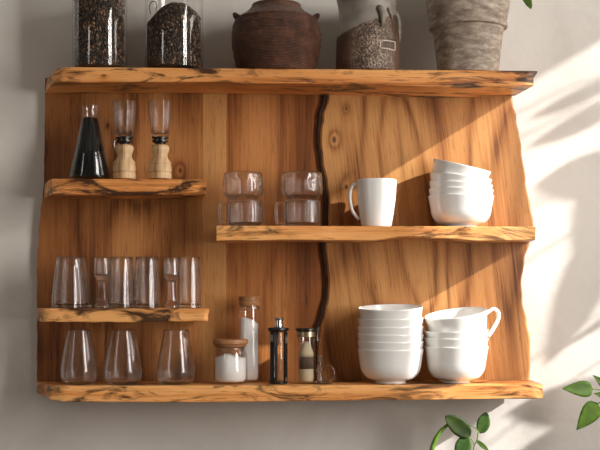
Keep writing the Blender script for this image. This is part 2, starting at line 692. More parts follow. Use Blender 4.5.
M['plank_left'] = wood('plank_walnut', *BROWN, axis='Z', seed=1.3, knots=[K(140, 240, 0.05, 10), K(107, 125, 0.006, 3), K(180, 170, 0.010, 6)], rings=24, contrast=1.3)
M['plank_strip'] = wood('plank_pale', srgb(204, 148, 90), srgb(178, 122, 70), srgb(134, 86, 46), axis='Z', seed=4.4, rings=14, drift_amt=0.3)
M['plank_mid'] = wood('plank_russet', srgb(196, 132, 76), srgb(168, 105, 55), srgb(116, 68, 34), axis='Z', seed=7.9, rings=22, contrast=1.2)
M['plank_right'] = wood('plank_honey', *HONEY, axis='Z', seed=2.2, rings=34, across=6, along=1.6, lean=0.12, contrast=1.25, drift_amt=0.6,
                        knots=[K(334, 140, 0.012, 7), K(346, 109, 0.007, 4), K(346, 187, 0.008, 4), K(400, 150, 0.10, 12), K(420, 290, 0.08, 12)])
M['board_top'] = wood('board_amber', *AMBER, axis='X', seed=3.7, rings=20, across=16, stain=0.95, stain_scale=(5, 10, 26), knots=[K(104, 76, 0.006, 5, 0)])
M['board_low'] = wood('board_amber_low', *AMBER, axis='X', seed=9.1, rings=22, across=16, stain=0.9, stain_scale=(6, 10, 26))
M['board_mid'] = wood('board_amber_mid', *AMBER, axis='X', seed=12.6, rings=22, across=16, stain=0.8, stain_scale=(7, 10, 22))
M['board_small'] = wood('board_amber_small', *AMBER, axis='X', seed=15.2, rings=22, across=16, stain=0.95, stain_scale=(6, 10, 26))


def plank(name, left, right, ztop, zbot, yf, yb, mat, round_left=0.0, n=90, straight=False):
    """upright plank between two wavy edges given as (py, px) keys on its face"""
    mb = MB()
    vs, fs = [], []
    for i in range(n + 1):
        py = ztop + (zbot - ztop) * i / n
        pl, pr = interp(left, py), interp(right, py)
        jr = 0 if straight else 1
        jl = (0.0 if straight and left[0][1] > 100 else 0.6) * noise.noise(Vector((py * 0.11, pl * 0.01, 3.3)))
        a, b = W(pl + jl, py, yf), W(pr - jl * jr, py, yf)
        z = a.z
        c = 0.0004 if straight else min(0.004, abs(yb - yf) * 0.4)
        d1, d2 = (0, 0) if straight else (0.002, 0.004)
        vs += [(a.x + c, yf, z), (b.x - c, yf, z), (b.x, yf + c, z), (b.x - d1, yb, z), (a.x + d2, yb, z), (a.x, yf + c, z)]
    for i in range(n):
        for k in range(6):
            j = (k + 1) % 6
            fs.append((i * 6 + k, i * 6 + j, (i + 1) * 6 + j, (i + 1) * 6 + k))
    fs.append(tuple(range(6)))
    fs.append(tuple(n * 6 + k for k in range(5, -1, -1)))
    mb.add(vs, fs)
    return upart(name, mb, mat, sharp=40)


LEFT_EDGE = [(80, 45), (97, 45), (177, 44), (195, 42.7), (213, 40.5), (235, 38.6), (262, 37), (322, 37), (392, 37)]
RIGHT_EDGE = [(80, 512), (96, 512.5), (117, 516.7), (147, 521.7), (180, 526), (205, 530.5), (224, 534), (241, 530), (258, 525), (282, 522), (300, 523), (322, 527.5), (342, 531), (358, 531), (380, 530), (392, 530)]
SEAM = [(80, 328), (97, 328), (116, 322.5), (138, 320), (160, 321.7), (181, 326), (203, 328.6), (225, 328.4), (245, 325.5), (279, 328), (294, 328), (313, 324), (328, 319.5), (344, 317), (392, 318)]
YMID = YP + 0.010
plank('back_plank', LEFT_EDGE, [(80, 203), (392, 203)], 78, 392, YMID, YW - 0.001, M['plank_left'], straight=True)
plank('back_plank', [(80, 203.05), (392, 203.05)], [(80, 226), (392, 226)], 78, 392, YMID, YW - 0.001, M['plank_strip'], straight=True)
plank('back_plank', [(80, 226.05), (392, 226.05)], [(80, 338), (392, 338)], 78, 392, YMID, YW - 0.001, M['plank_mid'], straight=True)
# the honey plank overlaps the russet one in front, with a live edge
plank('back_plank', SEAM, RIGHT_EDGE, 78, 392, YP - 0.006, YMID - 0.0006, M['plank_right'])


M['seam_shade_strip'] = simple('seam_shade_brown', srgb(58, 33, 20), 0.8, noise_amt=0.4, scale=60, bump=0.6)  # added strip: the gap's shade beside the live edge, put into its colour
plank('seam_shade_strip', [(a, b - 4.6 + 1.2 * sin(a * 0.05)) for a, b in SEAM], [(a, b + 0.8) for a, b in SEAM], 78, 392, YP - 0.001, YMID - 0.0007, M['seam_shade_strip'])


def board(name, ft, fb, bt, bb, zt, zb_keys, yf, mat, corner=(), n=110, wav=1.0, seed=0.0):
    """shelf board: x extents (world) of its four long edges, top height, under edge height by t, front depth by t"""
    mb = MB()
    vs, fs = [], []
    yb = YP - 0.0065
    for i in range(n + 1):
        t = i / n
        # more stations close to the ends
        t = t - 0.35 * sin(2 * pi * t) / (2 * pi)
        zb = interp(zb_keys, t)
        y0 = (lin(corner, t) if corner else yf)
        w1 = 0.0016 * wav * noise.noise(Vector((t * 9, seed, 0)))
        w2 = 0.0022 * wav * noise.noise(Vector((t * 14, seed, 5)))
        w3 = 0.0012 * wav * noise.noise(Vector((t * 11, seed, 9)))
        L = lambda e: e[0] + (e[1] - e[0]) * t
        zf = zt + w3 * 0.5
        ybt = max(yb, y0 + 0.004)
        vs += [(L(bb), ybt, zb + 0.001), (L(bt), ybt, zt), (L(ft), y0 + 0.002 + w1, zt), (L(ft), y0 + w1, zf - 0.002),
               (L(fb), y0 + w2 - 0.001, (zt + zb) / 2), (L(fb), y0 + w2, zb + 0.0012 + w3), (L(fb), y0 + 0.0014 + w2, zb + w3)]
    k7 = 7
    for i in range(n):
        for k in range(k7):
            j = (k + 1) % k7
            fs.append((i * k7 + k, i * k7 + j, (i + 1) * k7 + j, (i + 1) * k7 + k))
    fs.append(tuple(range(k7)))
    fs.append(tuple(n * k7 + k for k in range(k7 - 1, -1, -1)))
    mb.add(vs, fs)
    return upart(name, mb, mat, sharp=30)


X = lambda px, Y=0.0: W(px, HOR, Y).x
Z = lambda px, py, Y=0.0: W(px, py, Y).z

Z_TOP = Z(300, 68.8)
Z_BOT = Z(300, 385.5)
Z_MID = Z(376, 226)
Z_UL = Z(125, 178)
Z_LL = Z(123, 308.7)

board('shelf_board', (X(56), X(538)), (X(52), X(534)), (X(48, YP), X(520, YP)), (X(45.5, YP), X(514, YP)), Z_TOP,
      [(0, Z(300, 84)), (0.3, Z(300, 83)), (0.6, Z(300, 84)), (0.85, Z(300, 86)), (1, Z(300, 83.5))], 0.0, M['board_top'], seed=1.0,
      corner=[(0, 0.012), (0.02, 0.0), (0.985, 0.0), (1, 0.004)])
board('shelf_board', (X(37.5), X(543.5)), (X(37.5), X(543.5)), (X(37.3, YP), X(530, YP)), (X(37.3, YP), X(530, YP)), Z_BOT,
      [(0, Z(300, 398)), (0.06, Z(300, 401)), (0.3, Z(300, 402)), (0.7, Z(300, 400.5)), (1, Z(300, 399.5))], 0.0, M['board_low'], seed=2.0,
      corner=[(0, 0.075), (0.024, 0.006), (0.05, 0.0), (0.985, 0.0), (1, 0.006)])
tm = lambda px: (px - 216.5) / (536 - 216.5)
board('shelf_board', (X(216.5), X(536)), (X(216.5), X(535.5)), (X(219, YP), X(529, YP)), (X(219, YP), X(529, YP)), Z_MID,
      [(0, Z(376, 241)), (tm(300), Z(376, 240)), (tm(370), Z(376, 240.3)), (tm(409), Z(376, 236.2)), (tm(440), Z(376, 238)), (tm(480), Z(376, 240.6)), (1, Z(376, 239.5))],
      0.002, M['board_mid'], seed=3.0, corner=[(0, 0.005), (0.02, 0.002), (0.3, -0.001), (0.45, 0.004), (0.6, 0.0), (1, 0.003)])
board('shelf_board', (X(45, 0.02), X(207, 0.02)), (X(45, 0.02), X(206, 0.02)), (X(45, YP), X(201, YP)), (X(45, YP), X(201, YP)), Z_UL,
      [(0, Z(125, 194)), (0.5, Z(125, 194)), (1, Z(125, 193.3))], 0.02, M['board_small'], seed=4.0, n=60,
      corner=[(0, 0.06), (0.04, 0.022), (0.08, 0.02), (1, 0.022)])
board('shelf_board', (X(38, 0.02), X(209.5, 0.02)), (X(38, 0.02), X(208, 0.02)), (X(37.5, YP), X(203, YP)), (X(37.5, YP), X(203, YP)), Z_LL,
      [(0, Z(123, 322)), (0.5, Z(123, 322.5)), (1, Z(123, 321.5))], 0.02, M['board_small'], seed=6.0, n=60,
      corner=[(0, 0.055), (0.035, 0.022), (0.08, 0.02), (0.98, 0.02), (1, 0.026)])

# ------------------------------------------------------------------ glassware
EPS = 0.0006


def base_at(px, zs, Y):
    p = W(px, HOR, Y)
    return Vector((p.x, Y, zs + EPS))


def prof_px(px, Y, zs, rows):
    """(half width px, py) rows from the photo -> (r, z) above the base"""
    u = upp(px, Y)
    return [(hw * u, W(px, py, Y).z - zs - EPS) for hw, py in rows]


def vessel(outer, wall, floor):
    """closed glass wall from an outer profile (base to rim)"""
    pr = [(0, 0)] + [(outer[0][0] * 0.92, 0)] + [(r, max(z, 0.0012)) for r, z in outer]
    rt, zt = outer[-1]
    pr += [(rt - wall * 0.3, zt + wall * 0.45), (rt - wall * 0.75, zt + wall * 0.4)]
    inner = [(r - wall, z) for r, z in reversed(outer) if z > floor + 0.001]
    pr += inner
    pr += [(inner[-1][0] * 0.9, floor + 0.0008), (inner[-1][0] * 0.6, floor), (0, floor)]
    return pr


def resample(rows, n=24):
    return [tuple(p) for p in spline([Vector((a, b, 0)) for a, b in rows], n)] if False else [(p.x, p.y) for p in spline([(a, b, 0) for a, b in rows], n)]


def tumbler(name, px, Y, zs, rows, label, cat, group, wall=0.002, floor=0.005, flute=0, amp=0.03, mat=None, seg=72, rot=0.0):
    loc = base_at(px, zs, Y)
    out = resample(prof_px(px, Y, zs, rows), 5)
    out = [(r, max(z, 0.001)) for r, z in out]
    pr = vessel(out, wall, floor)
    n_out = len(out) + 2
    last = [z for z in out][-1][1]
    mb = MB().lathe(pr, seg=seg, flute=flute, amp=amp, flute_fn=(lambda k: 2 <= k < n_out - 2) if flute else None)
    o = build(name, mb, mat or M['glass'], loc=loc)
    o.rotation_euler.z = rot
    tag(o, label, cat, group)
    return o


# three stemless glasses on the bottom board
for cx, top, wide, lab in [
    (79, 11, 18.3, 'clear stemless glass with tapered mouth, the one by the shelf\'s outer end'),
    (122.8, 11.5, 19.2, 'clear stemless glass with tapered mouth, between two others on the bottom board'),
    (176, 12.8, 19.2, 'clear stemless glass with tapered mouth, nearest the short powder jar')]:
    tumbler('stemless_glass', cx, 0.05, Z_BOT, [(wide * 0.70, 384.4), (wide * 0.82, 382.6), (wide * 0.95, 378.5), (wide, 372), (wide * 0.96, 363), (wide * 0.84, 350), (wide * 0.71, 338), (top, 330)],
            lab, 'glass', 'stemless glasses on the bottom board', wall=0.0016, floor=0.004, flute=18, amp=0.2)

# tall tumblers on the lower small board
YG = 0.062
for cx, tw, bw, lab in [
    (71, 14, 20, 'wide clear ribbed tumbler at the outer end of the glass row'),
    (121.5, 11.2, 13.0, 'clear ribbed tumbler just inside the first slender stemmed glass'),
    (147, 11.3, 13.2, 'clear ribbed tumbler in the middle of the row, before the second stemmed glass'),
    (189, 10.8, 11.8, 'clear ribbed tumbler at the inner end of the small board')]:
    tumbler('ribbed_tumbler', cx, YG, Z_LL, [(bw, 308.5), (bw * 0.99, 302), (bw * 0.7 + tw * 0.3, 285), (tw, 257.5)], lab, 'glass', 'ribbed tumblers on the lower small board',
            wall=0.0022, floor=0.006, flute=14, amp=1.8)
for cx, lab in [(102, 'slender stemmed glass standing between the wide tumbler and the next one'),
                (171.5, 'slender stemmed glass standing before the innermost ribbed tumbler')]:
    Yq = 0.045
    loc = base_at(cx, Z_LL, Yq)
    u = upp(cx, Yq)
    out = prof_px(cx, Yq, Z_LL, [(7.6, 307.5), (7.2, 305.5), (5.2, 300), (4.4, 292), (3.9, 284), (4.6, 280.5), (7.4, 277.5), (8.2, 273), (8.2, 262), (7.6, 258)])
    out = resample(out, 4)
    out = [(r, max(z, 0.001)) for r, z in out]
    rt, zt = out[-1]
    zf = Z(cx, 275, Yq) - loc.z
    pr = [(0, 0), (out[0][0] * 0.9, 0)] + out + [(rt - 0.0008, zt + 0.0008), (rt - 0.0018, zt)]
    pr += [(r - 0.0022, z) for r, z in reversed(out) if z > zf] + [(0.006, zf - 0.0005), (0, zf - 0.001)]
    o = build('stemmed_glass', MB().lathe(pr, seg=48, flute=8, amp=0.8, flute_fn=lambda k: 8 < k < len(out) - 2), M['glass'], loc=loc)
    tag(o, lab, 'glass', 'stemmed glasses on the lower small board')

# stacked coffee glasses on the middle board
YC = 0.055


def glass_cup(px, zs, hw, py_top, label, handle=None, low=False, Y=YC):
    loc = base_at(px, zs, Y)
    u = upp(px, Y)
    h = Z(px, py_top, Y) - loc.z
    R = hw * u
    if low:
        rows = [(R * 0.80, 0.0005), (R * 0.94, h * 0.07), (R, h * 0.2), (R, h * 0.6), (R * 0.985, h * 0.88), (R * 0.96, h - 0.001)]
    else:
        rows = [(R * 0.72, 0.0005), (R * 0.78, h * 0.07), (R * 0.95, h * 0.22), (R, h * 0.34), (R * 0.985, h * 0.6), (R * 0.94, h - 0.001)]
    out = [(r, max(z, 0.001)) for r, z in resample(rows, 4)]
    pr = vessel(out, 0.0026, 0.006)
    n_out = len(out) + 2
    o = build('glass_mug' if handle else 'glass_cup', MB().lathe(pr, seg=84, flute=14, amp=2.4, flute_fn=lambda k: 2 <= k < n_out - 3), M['glass'], loc=loc)
    tag(o, label, 'glass', 'stacked coffee glasses on the middle board')
    if handle:
        for side, reach in handle:
            s = side
            ang = radians(-18 if s < 0 else 35) if len(handle) > 1 else radians(-10)
            x0 = R * 0.97
            pts = [(x0 - 0.001, h * 0.86), (x0 + reach * 0.7, h * 0.90), (x0 + reach, h * 0.72), (x0 + reach * 0.95, h * 0.35), (x0 + reach * 0.6, h * 0.12), (x0 - 0.003, h * 0.14)]
            path = [(s * p.x * cos(ang), -abs(p.x) * sin(abs(ang)) * (1 if s < 0 else 1), p.y) for p in spline([(a, b, 0) for a, b in pts], 6)]
            build('handle', MB().tube(path, 0.0034, 10), M['glass'], parent=o)
    return o, h


c1, h1 = glass_cup(245, Z_MID, 18.2, 201, 'clear ribbed glass mug at the bottom of the outer glass stack', [(-1, 0.016)], low=True)
c2, h2 = glass_cup(302, Z_MID, 19.5, 201, 'clear ribbed glass mug at the bottom of the stack by the wavy plank seam', [(-1, 0.015)], low=True)
glass_cup(243, c1.location.z + h1 + 0.0016, 20.6, 173.5, 'ribbed glass cup on top of the outer glass stack')
glass_cup(301.7, c2.location.z + h2 + 0.0016, 21.3, 173.2, 'ribbed glass cup on top of the glass stack by the wavy plank seam')

# ------------------------------------------------------------------ carafe and mills on the upper small board
Yc = 0.07
loc = base_at(90, Z_UL, Yc)
car = empty('carafe', loc)
tag(car, 'conical glass carafe of black liquid on the upper small board', 'bottle')
out = prof_px(90, Yc, Z_UL, [(21, 179), (21.2, 176), (15.5, 150), (10, 124), (8.7, 119), (8.0, 117), (8.0, 110), (8.8, 107), (8.6, 106)])
out = [(r, max(z, 0.001)) for r, z in out]
build('bottle', MB().lathe(vessel(out, 0.0016, 0.003), seg=64), M['glass_jar'], parent=car, sharp=50)
zl = Z(90, 118.2, Yc) - loc.z
liq = [(r - 0.0026, z) for r, z in out if 0.0055 < z < zl]
pr = [(0, 0.0046), (out[0][0] * 0.86, 0.0046)] + liq + [(lin([(b, a) for a, b in out], zl) - 0.0028, zl), (0, zl)]
lo = build('dark_liquid', MB().lathe(pr, seg=64), M['liquid'], loc=loc, sharp=50)
tag(lo, 'black liquid filling the conical carafe up to its neck', 'liquid', kind='stuff')

for cx, dx, lab in [(124.5, -0.4, 'turned wooden mill with a clear glass hopper, beside the black carafe'),
                    (160.2, 0.3, 'turned wooden mill with a clear glass hopper, near the inner end of the board')]:
    Ym = 0.062
    loc = base_at(cx, Z_UL, Ym)
    ml = empty('pepper_mill', loc)
    tag(ml, lab, 'mill', 'pepper mills on the upper small board')
    rows = [(11.2, 179), (11.4, 176.5), (11.4, 173.4), (10.5, 172.9), (10.5, 172.3), (11.5, 171.8), (11.4, 166.2), (10.5, 165.7), (10.5, 165.1), (11.3, 164.2), (10.4, 161.8), (8.4, 159.4), (7.3, 156.6), (7.5, 153.8), (8.6, 151.3), (9.1, 149.0), (8.8, 146.8), (7.6, 145.4), (6.2, 144.8)]
    pr = prof_px(cx, Ym, Z_UL, rows)
    pr = [(0, 0)] + [(r, max(z, 0.0)) for r, z in pr] + [(0, pr[-1][1])]
    build('body', MB().lathe(pr, seg=48), M['mill_wood'], parent=ml, sharp=60)
    pr = prof_px(cx, Ym, Z_UL, [(5.2, 144.7), (5.6, 143), (8.2, 142.2), (8.2, 140.6), (6.4, 140.2), (6.4, 139.0), (8.4, 138.6), (8.4, 137.6)])
    build('collar', MB().lathe([(0, pr[0][1])] + pr + [(0, pr[-1][1])], seg=40), M['dark_metal'], parent=ml, sharp=40)
    out = prof_px(cx + dx, Ym, Z_UL, [(8.6, 137.4), (9.0, 134), (9.9, 125), (11.2, 112), (12.2, 102)])
    z0 = out[0][1]
    pr = vessel([(r, z - z0) for r, z in out], 0.0018, 0.006)
    nn = len(out) + 2
    build('glass_hopper', MB().lathe([(r, z + z0 + 0.0003) for r, z in pr], seg=60, flute=10, amp=0.9, flute_fn=lambda k: 2 <= k < nn), M['glass'], parent=ml)
    if cx < 140:
        u = upp(cx, Ym)
        zz = lambda py: Z(cx, py, Ym) - loc.z
        build('clasp', MB().tube(spline([(-8.2 * u, -0.004, zz(141.5)), (-9.6 * u, -0.004, zz(141)), (-9.9 * u, -0.004, zz(146)), (-8.8 * u, -0.004, zz(149)), (-8.4 * u, -0.004, zz(147))], 5), 0.0011, 8), M['chrome'], parent=ml)

# ------------------------------------------------------------------ porcelain


def bowl_profile(R, h, t, foot, foot_h=0.004, fl=0.0):
    """deep round bowl with a foot ring, near-upright sides that open slightly to the rim"""
    outer = [(R * 0.42, foot_h), (R * 0.56, foot_h + h * 0.03), (R * 0.72, h * 0.15), (R * (0.855 - fl * 0.6), h * 0.30), (R * (0.915 - fl), h * 0.45), (R * (0.942 - fl), h * 0.62), (R * (0.968 - fl * 0.5), h * 0.80), (R, h)]
    out = resample(outer, 5)
    pr = [(0, 0.0015), (foot - 0.0035, 0.0015), (foot - 0.003, 0), (foot - 0.0004, 0), (foot, 0.001), (foot - 0.0008, foot_h * 0.9)] + out
    pr += [(R - t * 0.3, h + t * 0.4), (R - t * 0.8, h + t * 0.3)]
    inn = [(max(r - t, 0.002), z + (t * 0.9 if z < h * 0.3 else t * 0.3 * (h - z) / h)) for r, z in reversed(out[1:-1])]
    pr += inn + [(R * 0.3, foot_h + t * 0.85), (0, foot_h + t * 0.8)]
    return pr


def cup_handle(R, h, out, top, bot, t=0.0042, flat=0.7, side=1):
    xr = lambda z: R * (0.9 + 0.1 * z / h)
    pts = [(R * 0.965, top), (R + out * 0.55, top + 0.007), (R + out * 0.97, top - 0.001), (R + out * 0.90, top - (top - bot) * 0.33), (R + out * 0.45, bot + (top - bot) * 0.35), (R * 0.945, bot)]
    path = [(side * p.x, 0, p.y) for p in spline([(a, b, 0) for a, b in pts], 7)]
    return MB().tube(path, t, 12, flat=1.35)


def stack(px, Y, zs, wpx, h, rims, foot_px, names, labels, group, t=0.0012, fl=0.0):
    """rims: list of (rise of the rim centre above the first rim in m, tilt about y, tilt about x, dx)"""
    u = upp(px, Y)
    R = wpx * u / 2
    x = W(px, HOR, Y).x
    obs = []
    proto = None
    for i, (rim, nm, lab) in enumerate(zip(rims, names, labels)):
        rise, ty, tx, dx = rim[:4]
        sc = rim[4] if len(rim) > 4 else 1.0
        if proto is None:
            o = build(nm, MB().lathe(bowl_profile(R, h, t, foot_px * u / 2, fl=fl), seg=96), M['porcelain'])
            proto = o
        else:
            o = proto.copy()
            o.name = nm
            COL.objects.link(o)
        rim_c = Vector((x + dx, Y, zs + EPS + h + rise))
        rot = Matrix.Rotation(ty, 4, 'Y') @ Matrix.Rotation(tx, 4, 'X')
        o.matrix_world = Matrix.Translation(rim_c) @ rot @ Matrix.Scale(sc, 4) @ Matrix.Translation(Vector((0, 0, -h)))
        o['label'] = lab
        o['category'] = 'bowl'
        o['group'] = group
        obs.append(o)
    return obs, R


# six bowls on the bottom board
HB = Z(390, 349.2, 0.065) - Z_BOT
rs = [0, 0.0160, 0.0315, 0.0465, 0.0640, 0.0860]
tl = [(0, 0), (0.004, 0), (0.02, 0.01), (-0.006, 0.005), (-0.012, 0.03), (-0.03, 0.085)]
stack(390.5, 0.0625, Z_BOT, 66, HB, [(r, a, b, 0, c) for r, (a, b), c in zip(rs, tl, (1, 1, 1, 1, 0.99, 0.975))], 31, ['bowl'] * 6,
      ['white porcelain bowl at the bottom of the six-bowl stack',
       'white porcelain bowl second from the bottom of the six-bowl stack',
       'white porcelain bowl third from the bottom of the six-bowl stack',
       'white porcelain bowl fourth from the bottom of the six-bowl stack',
       'white porcelain bowl just under the topmost of the six-bowl stack',
       'white porcelain bowl topmost of the six-bowl stack on the bottom board'], 'bowls stacked on the bottom board')

# cups beside them
obs, RC = stack(456.3, 0.0635, Z_BOT, 64, Z(456, 346.5, 0.066) - Z_BOT, [(0, 0, 0, 0), (0.0172, 0.004, 0, 0), (0.0335, -0.03, 0.03, 0, 0.992), (0.0685, -0.15, 0.12, -0.001, 0.98)], 27,
                ['tea_cup'] * 4,
                ['white porcelain cup at the bottom of the stack beside the six bowls, on the board',
                 'white porcelain cup second from the bottom in the stack with one handle showing',
                 'white porcelain cup just under the tilted topmost cup with the handle',
                 'tilted white porcelain cup with a looped handle, topmost of the cup stack'], 'cups stacked on the bottom board', fl=0.015)
for o in obs:
    o['category'] = 'cup'
hc = Z(456, 346.5, 0.066) - Z_BOT
build('handle', cup_handle(RC, hc, 0.024, hc * 0.86, hc * 0.20), M['porcelain'], parent=obs[-1])

# five bowls on the middle board
HM = Z(461, 196.6, 0.066) - Z_MID
stack(461, 0.066, Z_MID, 65.5, HM, [(0, 0, 0, 0), (0.0130, 0.02, 0, 0, 0.982), (0.0260, 0.07, 0.03, 0, 0.965), (0.0415, 0.125, 0.06, 0, 0.945), (0.0635, 0.225, 0.11, 0.002, 0.905)], 34, ['rice_bowl'] * 5,
      ['white porcelain bowl at the bottom of the tilting stack on the middle board',
       'white porcelain bowl second from the bottom of the tilting stack on the middle board',
       'white porcelain bowl in the middle of the tilting stack on the middle board',
       'white porcelain bowl just under the most tilted one on the middle board',
       'most tilted white porcelain bowl, topmost of the stack on the middle board'], 'bowls stacked on the middle board', fl=0.012)

# mug
YM = 0.066
loc = base_at(376.5, Z_MID, YM)
out = prof_px(376.5, YM, Z_MID, [(14.6, 227.5), (15.6, 224), (17.6, 212), (19.2, 198), (19.9, 187), (20.2, 180.6)])
out = [(r, max(z, 0.001)) for r, z in resample(out, 5)]
mug = build('mug', MB().lathe(vessel(out, 0.0032, 0.005), seg=80), M['porcelain'], loc=loc)
tag(mug, 'plain white mug with its handle towards the glass stacks, on the middle board', 'mug')
Rm, hm = out[-1]
pts = [(-Rm * 0.985, hm * 0.93), (-Rm - 0.007, hm * 0.90), (-Rm - 0.0125, hm * 0.76), (-Rm - 0.0125, hm * 0.55), (-Rm - 0.007, hm * 0.33), (-Rm * 0.87, hm * 0.17)]
build('handle', MB().tube([(p.x, 0, p.y) for p in spline([(a, b, 0) for a, b in pts], 7)], 0.0036, 12, flat=1.5), M['porcelain'], parent=mug)

# ------------------------------------------------------------------ jars with powder
Yj = 0.05
loc = base_at(230.5, Z_BOT, Yj)
jar = empty('powder_jar', loc)
tag(jar, 'short glass jar of white powder under a wide wooden lid', 'jar')
out = [(r, max(z, 0.001)) for r, z in resample(prof_px(230.5, Yj, Z_BOT, [(16, 386), (16.9, 383), (17, 366), (16.8, 356), (15.8, 351.5), (14.6, 349), (14.6, 346.6)]), 4)]
build('glass_body', MB().lathe(vessel(out, 0.0018, 0.003), seg=64), M['glass_jar'], parent=jar)
pl = prof_px(230.5, Yj, Z_BOT, [(13.0, 347.6), (15.6, 346.2), (16.2, 344.2), (17.8, 343.4), (17.9, 340.4), (17.2, 339.2)])
build('lid', MB().lathe([(0, pl[0][1])] + pl + [(0, pl[-1][1])], seg=56), M['lid_wood'], parent=jar, sharp=40)
zt = Z(230.5, 356, Yj) - loc.z
Rj = max(r for r, z in out) - 0.0034


def heap(x, y, z, k):
    if k >= 3:
        z = z + 0.006 * exp(-((x + 0.008) / 0.014) ** 2) + 0.0016 * noise.noise(Vector((x * 120, y * 120, 2)))
    return x, y, z


po = build('white_powder', MB().lathe([(0, 0.0048), (Rj * 0.86, 0.0048), (Rj, 0.010), (Rj, zt - 0.004), (Rj * 0.8, zt - 0.003), (Rj * 0.55, zt - 0.002), (Rj * 0.3, zt - 0.001), (0, zt)], seg=64, warp=heap), M['powder'], loc=loc)
tag(po, 'white powder heaped in the short jar', 'powder', kind='stuff')

Yt = 0.095
loc = base_at(249.3, Z_BOT, Yt)
jar = empty('powder_jar', loc)
tag(jar, 'tall narrow glass jar of white powder with a wooden stopper lid', 'jar')
out = [(r, max(z, 0.001)) for r, z in resample(prof_px(249.3, Yt, Z_BOT, [(10.4, 385), (10.9, 382), (10.9, 312), (10.6, 309.5), (9.7, 307.6), (9.7, 305.2)]), 4)]
build('glass_body', MB().lathe(vessel(out, 0.0018, 0.003), seg=56), M['glass_jar'], parent=jar)
pl = prof_px(249.3, Yt, Z_BOT, [(8.4, 306.6), (9.9, 305.2), (10.4, 304.4), (10.4, 301.6), (9.9, 301.2), (9.9, 300.6), (10.5, 300.2), (10.6, 297.2), (10.0, 296.4)])
build('lid', MB().lathe([(0, pl[0][1])] + pl + [(0, pl[-1][1])], seg=48), M['lid_wood'], parent=jar, sharp=40)
zt = Z(249.3, 318, Yt) - loc.z
Rj = max(r for r, z in out) - 0.0046


def slope(x, y, z, k):
    if k >= 3:
        z = z - 0.35 * x + 0.001 * noise.noise(Vector((x * 200, y * 200, 4)))
    return x, y, z


po = build('white_powder', MB().lathe([(0, 0.0048), (Rj * 0.86, 0.0048), (Rj, 0.010), (Rj, zt - 0.006), (Rj * 0.7, zt - 0.004), (Rj * 0.35, zt - 0.002), (0, zt - 0.001)], seg=56, warp=slope), M['powder'], loc=loc)
tag(po, 'white powder sloping in the tall narrow jar', 'powder', kind='stuff')

# ------------------------------------------------------------------ press and infuser
Yk = 0.05
cx = 278
u = upp(cx, Yk)
loc = base_at(cx, Z_BOT, Yk)
zz = lambda py: Z(cx, py, Yk) - loc.z
pr_ = empty('coffee_press', loc)
tag(pr_, 'small black-framed coffee press with a chrome plunger knob, on the bottom board', 'coffee press')
rj = 8.2 * u
build('beaker', MB().lathe(vessel([(rj * 0.9, 0.0048), (rj, 0.008), (rj, zz(332))], 0.0014, 0.0065)[0:1] + [(rj * 0.85, 0.0042)] + vessel([(rj * 0.9, 0.0048), (rj, 0.008), (rj, zz(332))], 0.0014, 0.0065)[2:], seg=48), M['glass_jar'], parent=pr_)
rf = 9.6 * u
build('base', MB().lathe([(0, 0.0005), (rf * 0.95, 0.0005), (rf, 0.0012), (rf, 0.0034), (rf * 0.95, 0.004), (0, 0.004)], seg=48), M['black'], parent=pr_, sharp=40)
build('lid', MB().lathe([(0, zz(331.6)), (8.6 * u, zz(331.6)), (9.6 * u, zz(330.8)), (10.6 * u, zz(330.4)), (10.8 * u, zz(329)), (10.4 * u, zz(327.8)), (8.6 * u, zz(327.4)), (0, zz(327.2))], seg=48), M['black'], parent=pr_, sharp=40)
build('plunger_knob', MB().lathe([(0, zz(327.2)), (4.0 * u, zz(327.2)), (4.2 * u, zz(326)), (3.8 * u, zz(325)), (3.8 * u, zz(320.4)), (4.9 * u, zz(319.6)), (5.0 * u, zz(318.4)), (4.4 * u, zz(317.6)), (0, zz(317.4))], seg=32, center=(0.8 * u, 0, 0)), M['chrome'], parent=pr_, sharp=40)
build('plunger_rod', MB().tube([(0, 0, zz(345)), (0, 0, zz(331.5))], 0.0016, 10), M['chrome'], parent=pr_)
for k, a in enumerate([234, 100, 318]):
    aa = radians(a)
    ca, sa = cos(aa), sin(aa)
    rr = rf * 0.985
    w = 3.6 * u / 2 * (1.25 if k in (0, 2) else 0.8)
    px_, py_ = rr * ca, rr * sa
    post = MB()
    ring = []
    for z in (0.0042, zz(331.7)):
        for (dr, dw) in ((-0.0006, -w), (0.0022, -w), (0.0022, w), (-0.0006, w)):
            ring.append((px_ + ca * dr - sa * dw, py_ + sa * dr + ca * dw, z))
    post.add(ring, [(0, 1, 2, 3), (7, 6, 5, 4), (0, 4, 5, 1), (1, 5, 6, 2), (2, 6, 7, 3), (3, 7, 4, 0)])
    fr = build('frame_post', post, M['black'], parent=pr_, smooth=False)
    if k in (0, 2):
        for (za, zb) in ((zz(341), zz(334.5)),) if k == 0 else ((zz(343), zz(335)), (0.0045, zz(377))):
            ring = []
            for z in (za, zb):
                for (dr, dw) in ((0.0023, -w * 0.8), (0.0034, -w * 0.8), (0.0034, w * 0.8), (0.0023, w * 0.8)):
                    ring.append((px_ + ca * dr - sa * dw, py_ + sa * dr + ca * dw, z))
            clip = MB().add(ring, [(0, 1, 2, 3), (7, 6, 5, 4), (0, 4, 5, 1), (1, 5, 6, 2), (2, 6, 7, 3), (3, 7, 4, 0)])
            build('chrome_clip', clip, M['chrome'], parent=fr, smooth=False)

